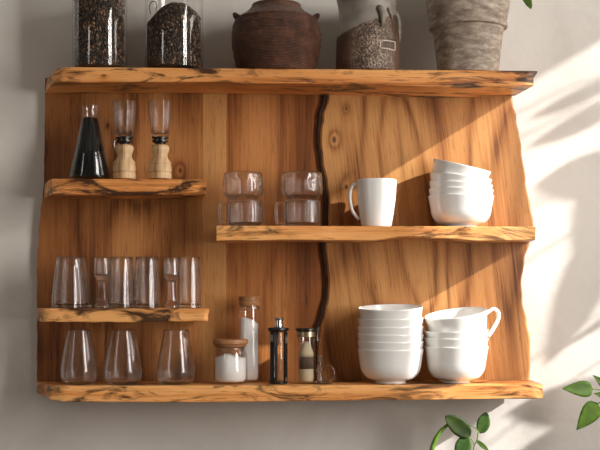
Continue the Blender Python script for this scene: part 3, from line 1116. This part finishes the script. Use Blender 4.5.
cx = 306.4
Yi = 0.05
u = upp(cx, Yi)
loc = base_at(cx, Z_BOT, Yi)
zz = lambda py: Z(cx, py, Yi) - loc.z
sh = empty('spice_jar', loc)
tag(sh, 'slim glass jar of pale spice with a flat dark metal lid and wire clasp', 'jar')
R0 = 8.8 * u
build('glass_body', MB().lathe(vessel([(R0 * 0.95, 0.001), (R0, 0.004), (R0, zz(338)), (R0, zz(333.5))], 0.0014, 0.003), seg=48), M['glass_jar'], parent=sh)
build('neck_band', MB().lathe([(R0 + 0.0004, zz(337)), (R0 + 0.0012, zz(336.6)), (R0 + 0.0012, zz(331.6)), (R0 + 0.0002, zz(331.2)), (R0 - 0.001, zz(331.2)), (R0 - 0.001, zz(333.1)), (R0 + 0.0004, zz(333.1))], seg=48, closed=True), M['brass'], parent=sh, sharp=40)
build('lid', MB().lathe([(0, zz(331)), (9.4 * u, zz(331)), (10.6 * u, zz(330.4)), (10.7 * u, zz(329)), (10.2 * u, zz(328.2)), (0, zz(328))], seg=48), M['dark_metal'], parent=sh, sharp=40)
build('wire_clasp', MB().tube(spline([(9.8 * u, -0.002, zz(331)), (11.4 * u, -0.002, zz(329)), (12.4 * u, -0.002, zz(327.5)), (11.8 * u, -0.002, zz(332)), (10.6 * u, -0.002, zz(338)), (11.6 * u, -0.002, zz(341)), (12.2 * u, -0.002, zz(338))], 5), 0.0007, 8), M['chrome'], parent=sh)
ri = R0 - 0.0034
sp = build('pale_spice', MB().lathe([(0, 0.0046), (ri * 0.9, 0.0046), (ri, 0.008), (ri, zz(369)), (ri * 0.6, zz(367.5)), (0, zz(367))], seg=48), M['spice'], loc=loc)
tag(sp, 'pale ground spice in the bottom of the slim jar', 'spice', kind='stuff')
sp = build('dark_spice', MB().lathe([(0, zz(366.8)), (ri * 0.6, zz(367.2)), (ri, zz(368.7)), (ri, zz(357)), (ri * 0.6, zz(356.2)), (0, zz(356))], seg=48), M['spice_dark'], loc=loc)
tag(sp, 'dark band of spice in the middle of the slim jar', 'spice', kind='stuff')
sp = build('pale_spice', MB().lathe([(0, zz(355.8)), (ri * 0.6, zz(356)), (ri, zz(356.8)), (ri, zz(353)), (ri * 0.72, zz(348)), (ri * 0.62, zz(344.5)), (ri * 0.3, zz(342)), (0, zz(341.3))], seg=48), M['spice'], loc=loc)
tag(sp, 'pale rounded heap of spice in the top of the slim jar', 'spice', kind='stuff')

cx = 319.8
Yv = 0.045
u = upp(cx, Yv)
loc = base_at(cx, Z_BOT, Yv)
zz = lambda py: Z(cx, py, Yv) - loc.z
cr = empty('cruet', loc)
tag(cr, 'tiny glass cruet with a ring handle and stopper beside the slim spice jar', 'cruet')
rows = [(3.0, 385), (3.1, 380), (2.6, 375.5), (2.2, 373), (3.4, 371.5), (3.6, 368.5), (3.0, 366.5), (2.3, 365)]
out = [(r, max(z, 0.0008)) for r, z in resample(prof_px(cx, Yv, Z_BOT, rows), 4)]
build('glass_body', MB().lathe(vessel(out, 0.0012, 0.0025), seg=40), M['glass'], parent=cr)
build('stopper', MB().lathe([(0, zz(364.8)), (1.9 * u, zz(364.8)), (2.0 * u, zz(358)), (2.6 * u, zz(357)), (2.7 * u, zz(355.5)), (0, zz(355))], seg=28), M['chrome'], parent=cr, sharp=40)
arc = [(3.2 * u, 0, zz(370.5)), (7 * u, 0, zz(366.5)), (11 * u, 0, zz(366.6)), (14 * u, 0, zz(371)), (14 * u, 0, zz(377)), (11 * u, 0, zz(381.6)), (7 * u, 0, zz(382)), (2.9 * u, 0, zz(379.5))]
build('handle', MB().tube(spline(arc, 6), 0.0022, 10), M['glass'], parent=cr)

# ------------------------------------------------------------------ top of the unit


def bean_field(R, zmax_fn, H, n_ring, seed):
    """coffee beans packed against the glass and over the heap, on a dark core"""
    rnd = random.Random(seed)
    mb = MB()
    L0 = 0.0070
    z = 0.0125
    k = 0
    while z < H:
        off = rnd.random()
        for i in range(n_ring):
            a = 2 * pi * (i + off + rnd.uniform(-0.25, 0.25)) / n_ring
            x, y = R * cos(a), R * sin(a)
            if y > R * 0.5:
                continue
            if z > zmax_fn(x, y) - 0.002:
                continue
            rot = Matrix.Rotation(a, 3, 'Z') @ Matrix.Rotation(rnd.uniform(0, pi), 3, 'X') @ Matrix.Rotation(rnd.uniform(-0.5, 0.5), 3, 'Z')
            r2 = R - 0.0037 - rnd.uniform(0, 0.0012)
            mb.ellipsoid((r2 * cos(a), r2 * sin(a), z + rnd.uniform(-0.001, 0.001)), 0.0021, 0.0024, 0.0034, 7, 5, rot)
        z += 0.0042
        k += 1
    # heap surface
    r = 0.0
    while r < R - 0.004:
        m = max(1, int(2 * pi * r / 0.0054))
        for i in range(m):
            a = 2 * pi * (i + rnd.random() * 0.6) / m
            x, y = r * cos(a), r * sin(a)
            zt = zmax_fn(x, y)
            if zt < H:
                rot = Matrix.Rotation(rnd.uniform(0, pi), 3, 'Z') @ Matrix.Rotation(pi / 2 + rnd.uniform(-0.4, 0.4), 3, 'X')
                mb.ellipsoid((x, y, zt - 0.002), 0.0024, 0.0021, 0.0034, 7, 5, rot)
        r += 0.0048
    return mb


def coffee_jar(cx, hw, label, bean_label, zfn, H, wire=False):
    Yb = 0.07
    loc = base_at(cx, Z_TOP, Yb)
    u = upp(cx, Yb)
    R = hw * u
    Hj = 0.20
    jar = empty('coffee_jar', loc)
    tag(jar, label, 'jar', 'coffee jars on the top board')
    out = [(R * 0.86, 0.001), (R * 0.95, 0.003), (R, 0.009), (R, 0.05), (R, Hj - 0.02), (R * 0.97, Hj - 0.012), (R * 0.94, Hj)]
    build('glass_body', MB().lathe(vessel(out, 0.0014, 0.004), seg=96), M['glass_jar'], parent=jar)
    build('lid', MB().lathe([(0, Hj + 0.0012), (R * 0.9, Hj + 0.0012), (R * 0.98, Hj + 0.003), (R * 0.98, Hj + 0.016), (R * 0.93, Hj + 0.019), (0, Hj + 0.019)], seg=56), M['lid_wood'], parent=jar, sharp=40)
    Rb = R - 0.0019
    mb = bean_field(Rb, zfn, H, int(2 * pi * Rb / 0.0058), int(cx))
    # dark core of the same heap
    core = MB()
    rows = [(0, 0.0052), (Rb * 0.82, 0.0052), (Rb - 0.0056, 0.011)]
    rc = Rb - 0.0056
    nr = [rc, rc * 0.8, rc * 0.6, rc * 0.4, rc * 0.2, 0]
    prof = rows + [(q, 0.1) for q in nr]

    def wp(x, y, z, k):
        if k >= 3:
            z = min(zfn(x, y), H) - 0.0045
        return x, y, z
    core.lathe(prof[:-1], seg=48, warp=wp)
    top = MB()
    # cap centre
    n = len(core.v)
    core.v.append((0, 0, min(zfn(0, 0), H) - 0.0045))
    core.f += [(n - 48 + i, n - 48 + (i + 1) % 48, n) for i in range(48)]
    nf = len(core.f)
    mb2 = MB().add(core.v, core.f).add(mb.v, mb.f)
    bo = build('coffee_beans', mb2, M['beans'], loc=loc)
    bo.data.materials.append(M['bean_core'])
    for i in range(nf):
        bo.data.polygons[i].material_index = 1
    tag(bo, bean_label, 'coffee beans', kind='stuff')
    if wire:
        zz = lambda py: Z(cx, py, Yb) - loc.z
        pts = [(-21.5 * u, -0.030, zz(19)), (-23 * u, -0.030, zz(12)), (-20.5 * u, -0.031, zz(7.5)), (-17 * u, -0.032, zz(8)), (-15 * u, -0.033, zz(13)), (-16.5 * u, -0.033, zz(17))]
        s = 0.93
        build('wire_hook', MB().tube([(p[0] * 1.0, -sqrt(max((R + 0.0018) ** 2 - p[0] ** 2, 1e-6)), p[2]) for p in spline(pts, 6)], 0.0009, 8), M['dark_metal'], parent=jar)
    return jar


coffee_jar(99.8, 27.3, 'straight glass jar filled with coffee beans at the outer end of the top board', 'dark roasted coffee beans filling the jar at the outer end',
           lambda x, y: 0.165 + 0.004 * noise.noise(Vector((x * 40, y * 40, 0))), 0.185)
zpk = Z(173, 3, 0.07) - Z_TOP
coffee_jar(174, 29, 'straight glass jar with heaped coffee beans, next to the brown clay pot', 'dark roasted coffee beans heaped to a peak in the jar beside the clay pot',
           lambda x, y: zpk - 0.034 * min(1.3, (((x - 0.006) / 0.05) ** 2 + (y / 0.06) ** 2)) + 0.003 * noise.noise(Vector((x * 60, y * 60, 7))), 0.19, wire=True)

# brown pot
cx, Yb = 276.3, 0.066
loc = base_at(cx, Z_TOP, Yb)
u = upp(cx, Yb)
rows = [(36, 75), (39, 70), (42.5, 58), (44.6, 44), (44.2, 30), (42.6, 25), (41.2, 21.5), (40.4, 20), (38.6, 18.8), (35, 16.5), (29, 12.4), (25.4, 8.4), (24.4, 7.0), (24.6, 6.0)]
out = [(r, max(z, 0.0008)) for r, z in resample(prof_px(cx, Yb, Z_TOP, rows), 5)]
out[0] = (out[0][0], 0.0008)


def combed(x, y, z, k):
    r = sqrt(x * x + y * y)
    a = math.atan2(y, x)
    s = 0.0
    if 8 < k < 38:
        s = 0.0007 * sin(z * 1500 + 2.0 * noise.noise(Vector((x * 30, y * 30, z * 60))))
    f = (r + s) / r if r > 0 else 1
    return x * f, y * f, z


pot = build('clay_pot', MB().lathe(vessel(out, 0.005, 0.006), seg=120, warp=combed), M['pot_brown'], loc=loc)
tag(pot, 'dark brown round clay pot with combed surface and small lugs on the top board', 'pot')
zz = lambda py: Z(cx, py, Yb) - loc.z
for s in (-1, 1):
    build('lug', MB().tube(spline([(s * 38.5 * u, 0, zz(20.5)), (s * 41.2 * u, 0, zz(17.4)), (s * 42.0 * u, 0, zz(14.3)), (s * 40 * u, 0, zz(14.9)), (s * 36.0 * u, 0, zz(17.4))], 4), 0.0034, 10), M['pot_brown'], parent=pot)

# pitcher
cx, Yb = 368, 0.062
loc = base_at(cx, Z_TOP, Yb)
u = upp(cx, Yb)
rows = [(31.5, 75), (32, 66), (31.8, 50), (31.0, 36), (29.0, 24), (27.6, 14), (27.8, 6), (28.6, 1)]
out = [(r, max(z, 0.0008)) for r, z in resample(prof_px(cx, Yb, Z_TOP, rows), 5)]
ztop = out[-1][1]


def spout(x, y, z, k):
    if z > ztop * 0.55:
        q = (z / ztop - 0.55) / 0.45
        a = math.atan2(y, -x)
        lip = exp(-(a / 0.45) ** 2)
        x = x - 0.010 * lip * q * q
        z = z + 0.010 * lip * q * q + (0.004 * y / 0.05 - 0.05 * x) * q * q + 0.0
    return x, y, z


pit = build('pitcher', MB().lathe(vessel(out, 0.0035, 0.005), seg=96, warp=spout), M['pitcher'], loc=loc)
tag(pit, 'stoneware pitcher, grey glaze over textured brown clay, between the clay pot and flowerpot', 'pitcher')
zz = lambda py: Z(cx, py, Yb) - loc.z
build('handle', MB().tube(spline([(25 * u, 0.020, zz(9)), (30 * u, 0.026, zz(11)), (32.6 * u, 0.030, zz(18)), (32.8 * u, 0.030, zz(30)), (31 * u, 0.026, zz(40)), (28 * u, 0.022, zz(46))], 6), 0.0052, 12), M['glaze'], parent=pit)


def on_front(px, py, lift=0.0015):
    """point on the pitcher's near face seen at (px, py)"""
    x = (px - cx) * u
    z = zz(py)
    r = lin(sorted([(b, a) for a, b in out]), z)
    y = -sqrt(max(r * r - x * x, 1e-6)) - lift
    f = 1.0
    return (x, y, z)


build('front_lug', MB().tube([on_front(376, 13, 0.001), on_front(377.5, 15, 0.005), on_front(379.5, 21, 0.006), on_front(379.5, 28, 0.005), on_front(378.5, 33, 0.001)], [0.0046, 0.0058, 0.0056, 0.0048, 0.003], 12), M['glaze'], parent=pit)
build('front_lug', MB().tube([on_front(385, 13, 0.001), on_front(387, 16, 0.004), on_front(389, 20, 0.004), on_front(389.5, 24, 0.001)], [0.0022, 0.003, 0.0028, 0.002], 10), M['glaze'], parent=pit)
fr = MB()
quad = [(376.5, 46.5), (392.5, 46), (392.5, 54.5), (377, 54)]
for (a, b) in zip(quad, quad[1:] + quad[:1]):
    n = 5
    fr.tube([on_front(a[0] + (b[0] - a[0]) * i / n, a[1] + (b[1] - a[1]) * i / n, 0.0004) for i in range(n + 1)], 0.0011, 8)
build('raised_frame', fr, M['slip'], parent=pit)

# weathered flowerpot with a plant
cx, Yb = 468, 0.066
loc = base_at(cx, Z_TOP, Yb)
u = upp(cx, Yb)
pl = empty('flowerpot', loc)
tag(pl, 'weathered grey-brown terracotta flowerpot with a leafy plant at the sunny end of the top board', 'flowerpot')
rows = [(30, 76), (30.4, 70), (32, 56), (34.2, 38), (35.2, 31.5), (35.4, 30.2), (38.6, 29.2), (39.3, 27.2), (39.0, 24.8), (37.8, 23.6), (38.6, 21), (40, 14), (41.4, 4), (42.4, -8), (44.5, -9), (45, -16), (44.6, -24)]
out = [(r, max(z, 0.0008)) for r, z in prof_px(cx, Yb, Z_TOP, rows)]
build('pot', MB().lathe(vessel(out, 0.006, 0.008), seg=96), M['pot_weathered'], parent=pl, sharp=50)
zs = out[-1][1]
build('soil', MB().lathe([(0, zs - 0.03), (out[-1][0] * 0.72, zs - 0.03), (out[-1][0] * 0.80, zs - 0.02), (out[-1][0] * 0.82, zs - 0.012), (out[-1][0] * 0.5, zs - 0.010), (0, zs - 0.008)], seg=48), M['soil'], parent=pl)


def leaf_mesh(base, tip, width, normal=(0, -1, 0), curl=0.1, fold=0.18, n=14, shape='ovate', droop=None):
    """leaf blade with a folded midrib, its own thickness and a pointed tip"""
    base, tip = Vector(base), Vector(tip)
    ax = tip - base
    Ln = ax.length
    ax.normalize()
    nm = Vector(normal)
    nm = (nm - ax * nm.dot(ax)).normalized()
    sd = ax.cross(nm).normalized()
    vs, fs = [], []
    m = 6
    th = 0.0005
    for side in (1, -1):
        for i in range(n + 1):
            t = i / n
            if shape == 'ovate':
                w = (sin(pi * min(1, t ** 0.62)) ** 0.8) if 0 < t < 1 else 0
                w = w * (1 - 0.25 * t)
            elif shape == 'round':
                w = sin(pi * t ** 0.85) ** 0.62 if 0 < t < 1 else 0
            else:
                w = sin(pi * t ** 0.8) ** 0.9 if 0 < t < 1 else 0
            w = max(w, 0.01)
            c = base + ax * (Ln * t) + nm * (-curl * Ln * (t * t) + curl * Ln * 0.3 * t)
            for j in range(-m // 2, m // 2 + 1):
                q = j / (m / 2)
                p = c + sd * (q * w * width / 2) + nm * (fold * abs(q) ** 1.3 * w * width / 2 + 0.0005 * sin(t * 30) * abs(q) + side * th / 2)
                vs.append(p)
    row = m + 1
    half = (n + 1) * row
    for s in (0, 1):
        for i in range(n):
            for j in range(m):
                a = s * half + i * row + j
                q = (a, a + 1, a + row + 1, a + row)
                fs.append(q if s == 0 else q[::-1])
    # rim between the two faces
    loop = [i * row for i in range(n + 1)] + [n * row + j for j in range(1, row)] + [i * row + m for i in range(n - 1, -1, -1)] + [j for j in range(m - 1, 0, -1)]
    for a, b in zip(loop, loop[1:] + loop[:1]):
        fs.append((a, b, half + b, half + a))
    return MB().add(vs, fs)


def rel(o, p):
    return Vector(p) - Vector(o.location)


def leaf(parent, base, tip, width, mat='leaf', **kw):
    return build('leaf', leaf_mesh(rel(parent, base), rel(parent, tip), width, **kw), M[mat], parent=parent)


rnd = random.Random(3)
top = Vector((loc.x, loc.y, loc.z + zs - 0.012))
for i in range(7):
    a = 2 * pi * i / 7 + 0.3
    hgt = 0.10 + 0.05 * rnd.random()
    e = top + Vector((0.05 * cos(a), 0.02 * sin(a) - 0.02, hgt))
    if i == 0:
        continue
    build('stem', MB().tube([rel(pl, p) for p in spline([top + Vector((0.01 * cos(a), 0.01 * sin(a), -0.006)), top + Vector((0.02 * cos(a), 0.01 * sin(a), hgt * 0.6)), e], 5)], 0.0016, 8), M['stem'], parent=pl)
    leaf(pl, e, e + Vector((0.05 * cos(a), 0.02 * sin(a) - 0.02, 0.01)), 0.035, 'leaf')
# the shoot whose leaf hangs into the picture
lb, lt_ = W(520.5, -13, 0.05), W(531.5, 8.8, 0.045)
build('stem', MB().tube([rel(pl, p) for p in spline([top + Vector((0.03, 0, -0.006)), top + Vector((0.06, -0.01, 0.05)), W(512, -32, 0.055), lb], 6)], 0.0014, 8), M['stem'], parent=pl)
leaf(pl, lb, lt_, 0.020, 'leaf', normal=(0.1, -1, 0.2), curl=0.05, shape='round')

# ------------------------------------------------------------------ plant on the worktop, its shoots under the shelf
loc = Vector((X(455, 0.02), 0.02, 0.90 + EPS))
sp = empty('potted_plant', loc)
tag(sp, 'green plant whose small shoot rises below the bottom board under the stacked cups', 'plant')
build('pot', MB().lathe(vessel([(0.045, 0.001), (0.048, 0.02), (0.058, 0.10), (0.062, 0.102), (0.063, 0.125)], 0.005, 0.008), seg=56), M['pot_plain'], parent=sp, sharp=50)
build('soil', MB().lathe([(0, 0.09), (0.050, 0.09), (0.0535, 0.105), (0.03, 0.112), (0, 0.114)], seg=40), M['soil'], parent=sp)
YS = 0.02
s0 = loc + Vector((0.0, 0, 0.11))
stemp = spline([s0, W(468, 500, YS), W(473, 452, YS), W(477, 440, YS), W(478.5, 431, YS)], 8)
build('stem', MB().tube([rel(sp, p) for p in stemp], 0.0013, 8), M['stem'], parent=sp)
build('stem', MB().tube([rel(sp, p) for p in spline([W(478.3, 431, YS), W(474.5, 427.5, YS), W(469.5, 425, YS)], 6)], 0.0010, 8), M['stem'], parent=sp)
build('stem', MB().tube([rel(sp, p) for p in spline([W(474.6, 447, YS), W(472.5, 441, YS), W(469, 437.5, YS)], 6)], 0.0010, 8), M['stem'], parent=sp)
build('stalk', MB().tube([rel(sp, p) for p in spline([s0 + Vector((-0.02, 0, 0)), W(429, 500, YS), W(431.5, 455, YS), W(435, 441, YS), W(441, 431, YS), W(448, 424.5, YS)], 8)], [0.0030 + 0.0022 * sin(pi * min(1, i / 40)) for i in range(41)], 10), M['stalk'], parent=sp)
leaf(sp, W(470.5, 436, YS), W(445.5, 416, YS - 0.01), 0.036, 'leaf_dark', normal=(0.1, -1, 0.1), shape='round', curl=0.04, fold=0.12)
leaf(sp, W(480.5, 433.5, YS), W(486.5, 412, YS + 0.005), 0.027, 'leaf_cool', normal=(-0.1, -1, 0), shape='round', curl=0.05, fold=0.1)
leaf(sp, W(466, 435.5, YS), W(459, 462, YS - 0.01), 0.034, 'leaf_cool', normal=(0, -1, 0.15), shape='round', curl=0.05, fold=0.1)
leaf(sp, W(476, 440, YS), W(490, 452, YS + 0.01), 0.010, 'leaf', normal=(0, -1, 0.3), shape='lance', curl=0.05)

# ------------------------------------------------------------------ tall plant by the window
SUN = Vector((-2.5, 1.0, -1.5))
loc = Vector((1.18, -0.18, EPS))
tp = empty('potted_tree', loc)
tag(tp, 'pointed green leaves of a plant reaching in beyond the bottom board, against the sunlit wall', 'plant')
build('pot', MB().lathe(vessel([(0.12, 0.001), (0.125, 0.03), (0.155, 0.30), (0.165, 0.305), (0.168, 0.36)], 0.01, 0.015), seg=56), M['pot_plain'], parent=tp, sharp=50)
build('soil', MB().lathe([(0, 0.28), (0.14, 0.28), (0.148, 0.32), (0.08, 0.33), (0, 0.335)], seg=40), M['soil'], parent=tp)
trunk = spline([loc + Vector((0, 0, 0.32)), loc + Vector((0.03, 0.0, 0.9)), loc + Vector((0.0, 0.02, 1.4)), loc + Vector((0.06, 0.0, 1.9)), loc + Vector((0.04, 0.02, 2.35))], 8)
build('trunk', MB().tube([rel(tp, p) for p in trunk], [0.016 - 0.010 * i / 32 for i in range(33)], 10), M['bark'], parent=tp)


def trunk_at(z):
    return min(trunk, key=lambda p: abs(p.z - z))


def shade_leaf(p0, p1, wpx, t, shape='lance', curl=0.06):
    b = W(p0[0], p0[1], YW) - SUN * t
    e = W(p1[0], p1[1], YW) - SUN * t
    leaf(tp, b, e, wpx * 0.00214, 'leaf', normal=(-0.1, -1, 0.1), shape=shape, curl=curl, fold=0.1)
    a = trunk_at(b.z - 0.06)
    build('stem', MB().tube([rel(tp, q) for q in spline([a, a.lerp(b, 0.6) + Vector((0, 0, 0.02)), b], 5)], 0.0022, 8), M['stem'], parent=tp)


for args in [((640, 68), (512, 128), 15, 0.28), ((640, 92), (512, 156), 19, 0.27), ((650, 158), (518, 196), 42, 0.26), ((632, 150), (556, 262), 52, 0.25),
             ((640, 205), (522, 378), 62, 0.26), ((650, 290), (550, 356), 9, 0.22), ((660, 330), (560, 440), 26, 0.2), ((645, 384), (488, 424), 40, 0.22), ((610, 402), (548, 447), 13, 0.2), ((650, 410), (570, 470), 16, 0.2)]:
    shade_leaf(*args)
# leaves that show in the photo
YL = 0.03
twig = spline([trunk_at(1.28), W(640, 398, YL), W(612, 395, YL), W(600, 390, YL), W(592, 389, YL)], 6)
build('stem', MB().tube([rel(tp, p) for p in twig], 0.0012, 8), M['stem'], parent=tp)
build('stem', MB().tube([rel(tp, p) for p in spline([W(612, 395, YL), W(602, 401, YL), W(596.5, 404.5, YL)], 6)], 0.0011, 8), M['stem'], parent=tp)
leaf(tp, W(593, 389.3, YL), W(562.5, 388.3, YL - 0.01), 0.037, 'leaf', normal=(0, -1, 0.25), curl=0.05, fold=0.1)
leaf(tp, W(597.5, 403, YL), W(577, 430, YL - 0.01), 0.044, 'leaf', normal=(0.1, -1, 0.1), curl=0.05, fold=0.1)
leaf(tp, W(612, 391, YL), W(593, 375, YL), 0.022, 'leaf', normal=(0, -1, 0.2), curl=0.05)
leaf(tp, W(615, 397, YL), W(594, 393.5, YL - 0.01), 0.022, 'leaf', normal=(0, -1, 0.1), curl=0.03)

# ------------------------------------------------------------------ light
sl = bpy.data.lights.new('sun', 'SUN')
sl.energy = 8.5
sl.angle = radians(1.0)
sl.color = (1.0, 0.98, 0.94)
so = bpy.data.objects.new('sun', sl)
so.rotation_euler = SUN.to_track_quat('-Z', 'Y').to_euler()
so.location = (3, -1, 4)
COL.objects.link(so)


def window_light(name, y0, y1, z0, z1, power, col):
    l = bpy.data.lights.new(name, 'AREA')
    l.shape = 'RECTANGLE'
    l.size = y1 - y0
    l.size_y = z1 - z0
    l.energy = power
    l.color = col
    o = bpy.data.objects.new(name, l)
    o.location = (XR + 0.06, (y0 + y1) / 2, (z0 + z1) / 2)
    o.rotation_euler = Vector((-1, 0, 0)).to_track_quat('-Z', 'Y').to_euler()
    COL.objects.link(o)
    return o


window_light('daylight_near', W1[0], W1[1], W1_SILL, WIN_Z1, 8, (1.0, 0.965, 0.92))
window_light('daylight_far', W2[0], -1.70, W2_SILL, W2_TOP, 31, (1.0, 0.965, 0.92))
window_light('daylight_middle', -1.62, W2[1], W2_SILL, W2_TOP, 34, (1.0, 0.965, 0.92))

# added unseen area lamp at the left, brightens the glass and the wall
l = bpy.data.lights.new('added_fill_opposite', 'AREA')
l.shape = 'RECTANGLE'
l.size = 0.3
l.size_y = 1.4
l.energy = 5
l.color = (1.0, 0.96, 0.9)
o = bpy.data.objects.new('added_fill_opposite', l)
o.location = (-2.0, -1.9, 2.0)
o.rotation_euler = (Vector((-0.1, 0.1, 1.5)) - Vector(o.location)).to_track_quat('-Z', 'Y').to_euler()
COL.objects.link(o)

w = bpy.data.worlds.new('world')
SC.world = w
w.use_nodes = True
nt = w.node_tree
bg = nt.nodes['Background']
# a dim warm room, brighter towards its ceiling
tc = nt.nodes.new('ShaderNodeTexCoord')
sx = nt.nodes.new('ShaderNodeSeparateXYZ')
nt.links.new(tc.outputs['Generated'], sx.inputs[0])
rw = ramp(nt, [(0.35, (0.075, 0.069, 0.061)), (0.9, (0.36, 0.33, 0.29))])
nt.links.new(sx.outputs['Z'], rw.inputs['Fac'])
# made-up noise added to the world light to vary reflections in the glass
nzw = nt.nodes.new('ShaderNodeTexNoise')
nzw.inputs['Scale'].default_value = 3.5
nzw.inputs['Detail'].default_value = 2
nt.links.new(tc.outputs['Generated'], nzw.inputs['Vector'])
rn = ramp(nt, [(0.40, (0.25, 0.25, 0.25)), (0.62, (2.0, 1.95, 1.85))])
nt.links.new(nzw.outputs['Fac'], rn.inputs['Fac'])
mw = nt.nodes.new('ShaderNodeMix')
mw.data_type = 'RGBA'
mw.blend_type = 'MULTIPLY'
mw.inputs[0].default_value = 1.0
nt.links.new(rw.outputs['Color'], mw.inputs[6])
nt.links.new(rn.outputs['Color'], mw.inputs[7])
nt.links.new(mw.outputs[2], bg.inputs['Color'])
bg.inputs['Strength'].default_value = 1.0

SC.view_settings.view_transform = 'Standard'
SC.view_settings.look = 'None'
SC.view_settings.gamma = 1
SC.view_settings.exposure = 0.0
SC.cycles.sample_clamp_indirect = 6
SC.cycles.max_bounces = 16
SC.cycles.transmission_bounces = 14
SC.cycles.transparent_max_bounces = 24
